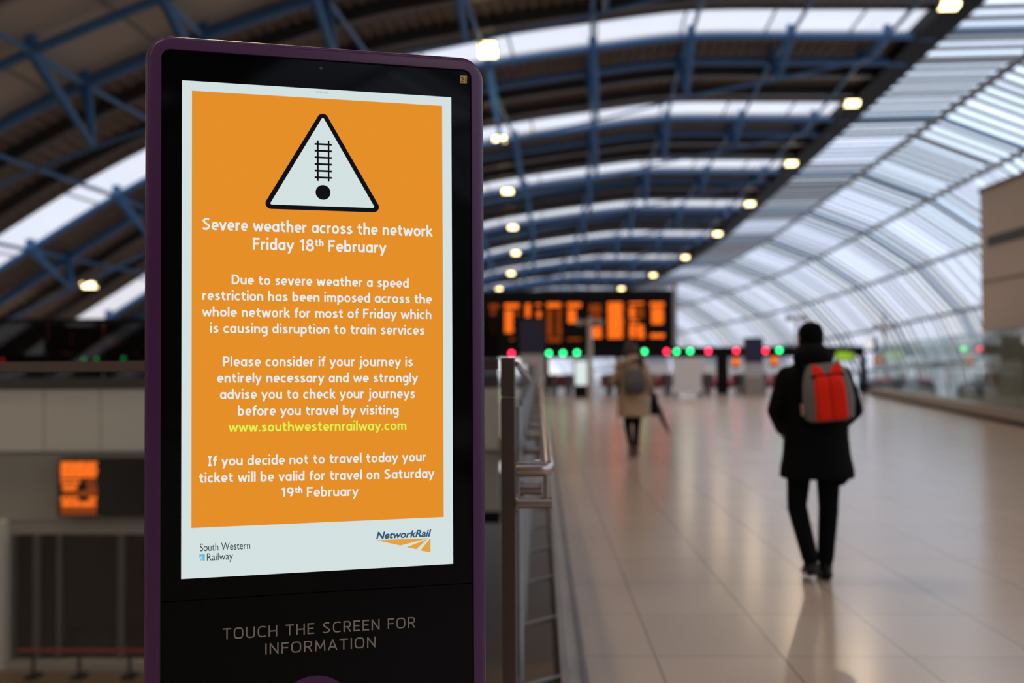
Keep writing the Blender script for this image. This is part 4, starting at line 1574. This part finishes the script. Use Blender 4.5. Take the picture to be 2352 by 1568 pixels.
# --- woman in the beige coat
gw = G(1455, 1055)
M_HAIR = mat('dark_auburn_hair', (0.045, 0.014, 0.009), 0.55, 0, 0.3, 30, 0.4, 0.3)
M_BCOAT = mat('beige_coat', (0.42, 0.285, 0.175), 0.85, 0, 0.1, 12, 0.2, 0.3)
M_FUR = mat('pale_fur_trim', (0.52, 0.37, 0.25), 0.9, 0, 0.35, 60, 0.2, 0.8)
wo = thing('person', 'person with long auburn hair in a beige coat walking away with grey backpack', 'person', (gw.x, gw.y, 0), 0.02)
mb = MB()
HW = (-.035, .03, 1.745)
head_prims(mb, HW, .112)
mb.cap((-.03, .01, 1.67), (-.01, 0, 1.52), .048, .055)
mb.loft(torso_rings([(1.52, 0, 0, .10, .07), (1.47, 0, 0, .16, .09), (1.32, 0, 0, .155, .10), (1.16, 0, 0, .125, .09), (1.02, 0, 0, .155, .105), (.90, 0, 0, .145, .10)]))
WE = {-1: ((-.17, 0, 1.47), (-.310, .05, 1.24), (-.17, .27, 1.32)), 1: ((.17, 0, 1.47), (.245, -.03, 1.27), (.275, .02, 1.13))}
for s in (-1, 1):
    a, e_, w_ = WE[s]
    mb.cap(a, e_, .045, .038)
    mb.cap(e_, w_, .037, .027)
hand_prims(mb, WE[-1][2], (.5, .5, .5), -1)
hand_prims(mb, WE[1][2], (.12, .25, -.95), 1, Vector((0, 1, 0)), 1.1)
KW = {-1: ((-.085, 0, .90), (-.080, .04, .50), (-.052, -.10, .16)), 1: ((.075, 0, .90), (.060, .05, .51), (.050, .05, .115))}
for s in (-1, 1):
    h_, k_, a_ = KW[s]
    mb.cap(h_, k_, .078, .050)
    mb.cap(k_, a_, .048, .032)
mb.blob('body', M_SKIN, wo, .0075, 3)
eyes(HW, wo)
mb = MB()
mb.loft(torso_rings([(1.56, -.01, 0, .09, .085), (1.50, 0, 0, .175, .115), (1.42, 0, 0, .205, .13), (1.25, 0, 0, .195, .135), (1.08, .005, 0, .215, .15), (.90, .005, 0, .238, .165), (.74, .0, 0, .246, .172), (.69, .0, 0, .250, .175), (.68, .0, 0, .24, .165)]))
for s in (-1, 1):
    a, e_, w_ = [Vector(q) for q in WE[s]]
    mb.cap(a + Vector((0, 0, -.02)), e_, .072, .066)
    mb.cap(e_, e_.lerp(w_, .85), .066, .052)
mb.blob('coat', M_BCOAT, wo, .012, 4)
mb = MB()
mb.tube([(-.27, .02, 1.47), (-.21, -.09, 1.50), (-.12, -.145, 1.555), (-.02, -.15, 1.605), (.06, -.11, 1.62), (.11, -.02, 1.60)], [.03, .045, .05, .045, .035, .025], 10)
mb.build('hood_trim', M_FUR, wo, True)
mb = MB()
mb.ell((-.035, -.005, 1.745), (.115, .110, .130))
mb.ell((-.030, -.055, 1.66), (.130, .080, .150))
mb.cap((.07, -.06, 1.66), (.13, -.10, 1.46), .06, .035)
mb.cap((-.09, -.05, 1.66), (-.15, -.06, 1.52), .055, .03)
mb.ell((-.02, -.05, 1.84), (.06, .06, .035))
for s in range(7):
    x = -.12 + .04 * s
    mb.cap((x, -.10, 1.72), (x * 1.15 + .015, -.125, 1.54), .026, .016)
mb.blob('hair', M_HAIR, wo, .010, 2)
mb = MB()
for s in (-1, 1):
    h_, k_, a_ = KW[s]
    mb.cap(h_, k_, .088, .060)
    mb.cap(k_, (a_[0], a_[1], a_[2] + .09), .058, .044)
mb.ell((0, 0, .90), (.15, .11, .10))
mb.blob('trousers', M_TROU, wo, .010, 3)
M_BRN = mat('dark_brown_shoes', (0.05, 0.024, 0.018), 0.5, 0, 0.2, 9)
shoe('shoe', M_BRN, wo, (-.052, -.10, .155), (-.045, .06, .012), .042)
shoe('shoe', M_BRN, wo, (.050, .05, .105), (.055, .22, .008), .042, M_WHITE)

GB = mat('grey_backpack_cloth', (0.115, 0.095, 0.09), 0.8, 0, 0.12, 14, 0.3)
bp_ = thing('backpack', 'grey backpack on the back of the person in the beige coat', 'backpack', (gw.x + .005, gw.y - .145, 1.045), 0.02)
mb = MB()
mb.loft([bagring(.0, .14, -.10, 0, .04), bagring(.02, .175, -.14, 0, .05), bagring(.16, .185, -.15, 0, .06), bagring(.29, .175, -.13, 0, .06), bagring(.36, .14, -.09, 0, .04), bagring(.385, .09, -.05, -.01, .02)])
mb.build('pack_body', GB, bp_, True)
mb = MB()
mb.loft([bagring(.02, .12, -.185, -.12, .02), bagring(.04, .135, -.20, -.12, .03), bagring(.13, .135, -.195, -.12, .03), bagring(.15, .12, -.175, -.12, .02)])
mb.build('front_pocket', mat('dark_grey_cloth', (0.055, 0.045, 0.043), 0.8), bp_, True)
for s in (-1, 1):
    mb = MB()
    mb.tube([(s * .09, -.01, .35), (s * .11, .08, .43), (s * .12, .22, .40), (s * .14, .27, .22), (s * .16, .12, .06)], .014, 8)
    mb.build('shoulder_strap', GB, bp_, True)
M_UMB = mat('dark_umbrella_cloth', (0.020, 0.018, 0.020), 0.6, 0, 0.2, 20)
hx, hz = .285, 1.05
um = thing('umbrella', 'long furled dark umbrella slanting from the right hand of the person in beige', 'umbrella', (gw.x + hx, gw.y + .02, hz))
dv = Vector((.285, -.02, -.66)).normalized()
mb = MB()
mb.tube([dv * .10, dv * .14, dv * .28, dv * .55, dv * .72], [.018, .042, .052, .034, .008], 12)
mb.build('canopy', M_UMB, um, True)
mb = MB()
mb.tube([dv * -.08, dv * .12], .008, 8)
mb.tube([dv * .70, dv * .80], .005, 6)
mb.build('shaft', M_DARKG, um, True)
mb = MB()
mb.tube([dv * -.06, dv * -.12, dv * -.15 + Vector((0, .03, .0)), dv * -.12 + Vector((0, .06, 0))], .013, 8)
mb.build('handle', M_BLACK, um, True)
tt_ = thing('tote_bag', 'black tote bag hanging beside the beige coat', 'bag', (gw.x + .335, gw.y + .03, .70))
mb = MB()
mb.loft([[Vector((p.x, p.z, z)) for p in rrect(-hw, hw, -.13, .13, .02, 0, .02, 3)] for z, hw in ((0, .05), (.01, .062), (.20, .055), (.34, .03))])
mb.build('bag_body', M_BLACK, tt_, True)
mb = MB()
mb.tube([(-.0, -.07, .33), (-.04, -.04, .46), (-.05, .0, .50), (-.04, .04, .46), (0, .07, .33)], .009, 6)
mb.build('strap', M_BLACK, tt_, True)
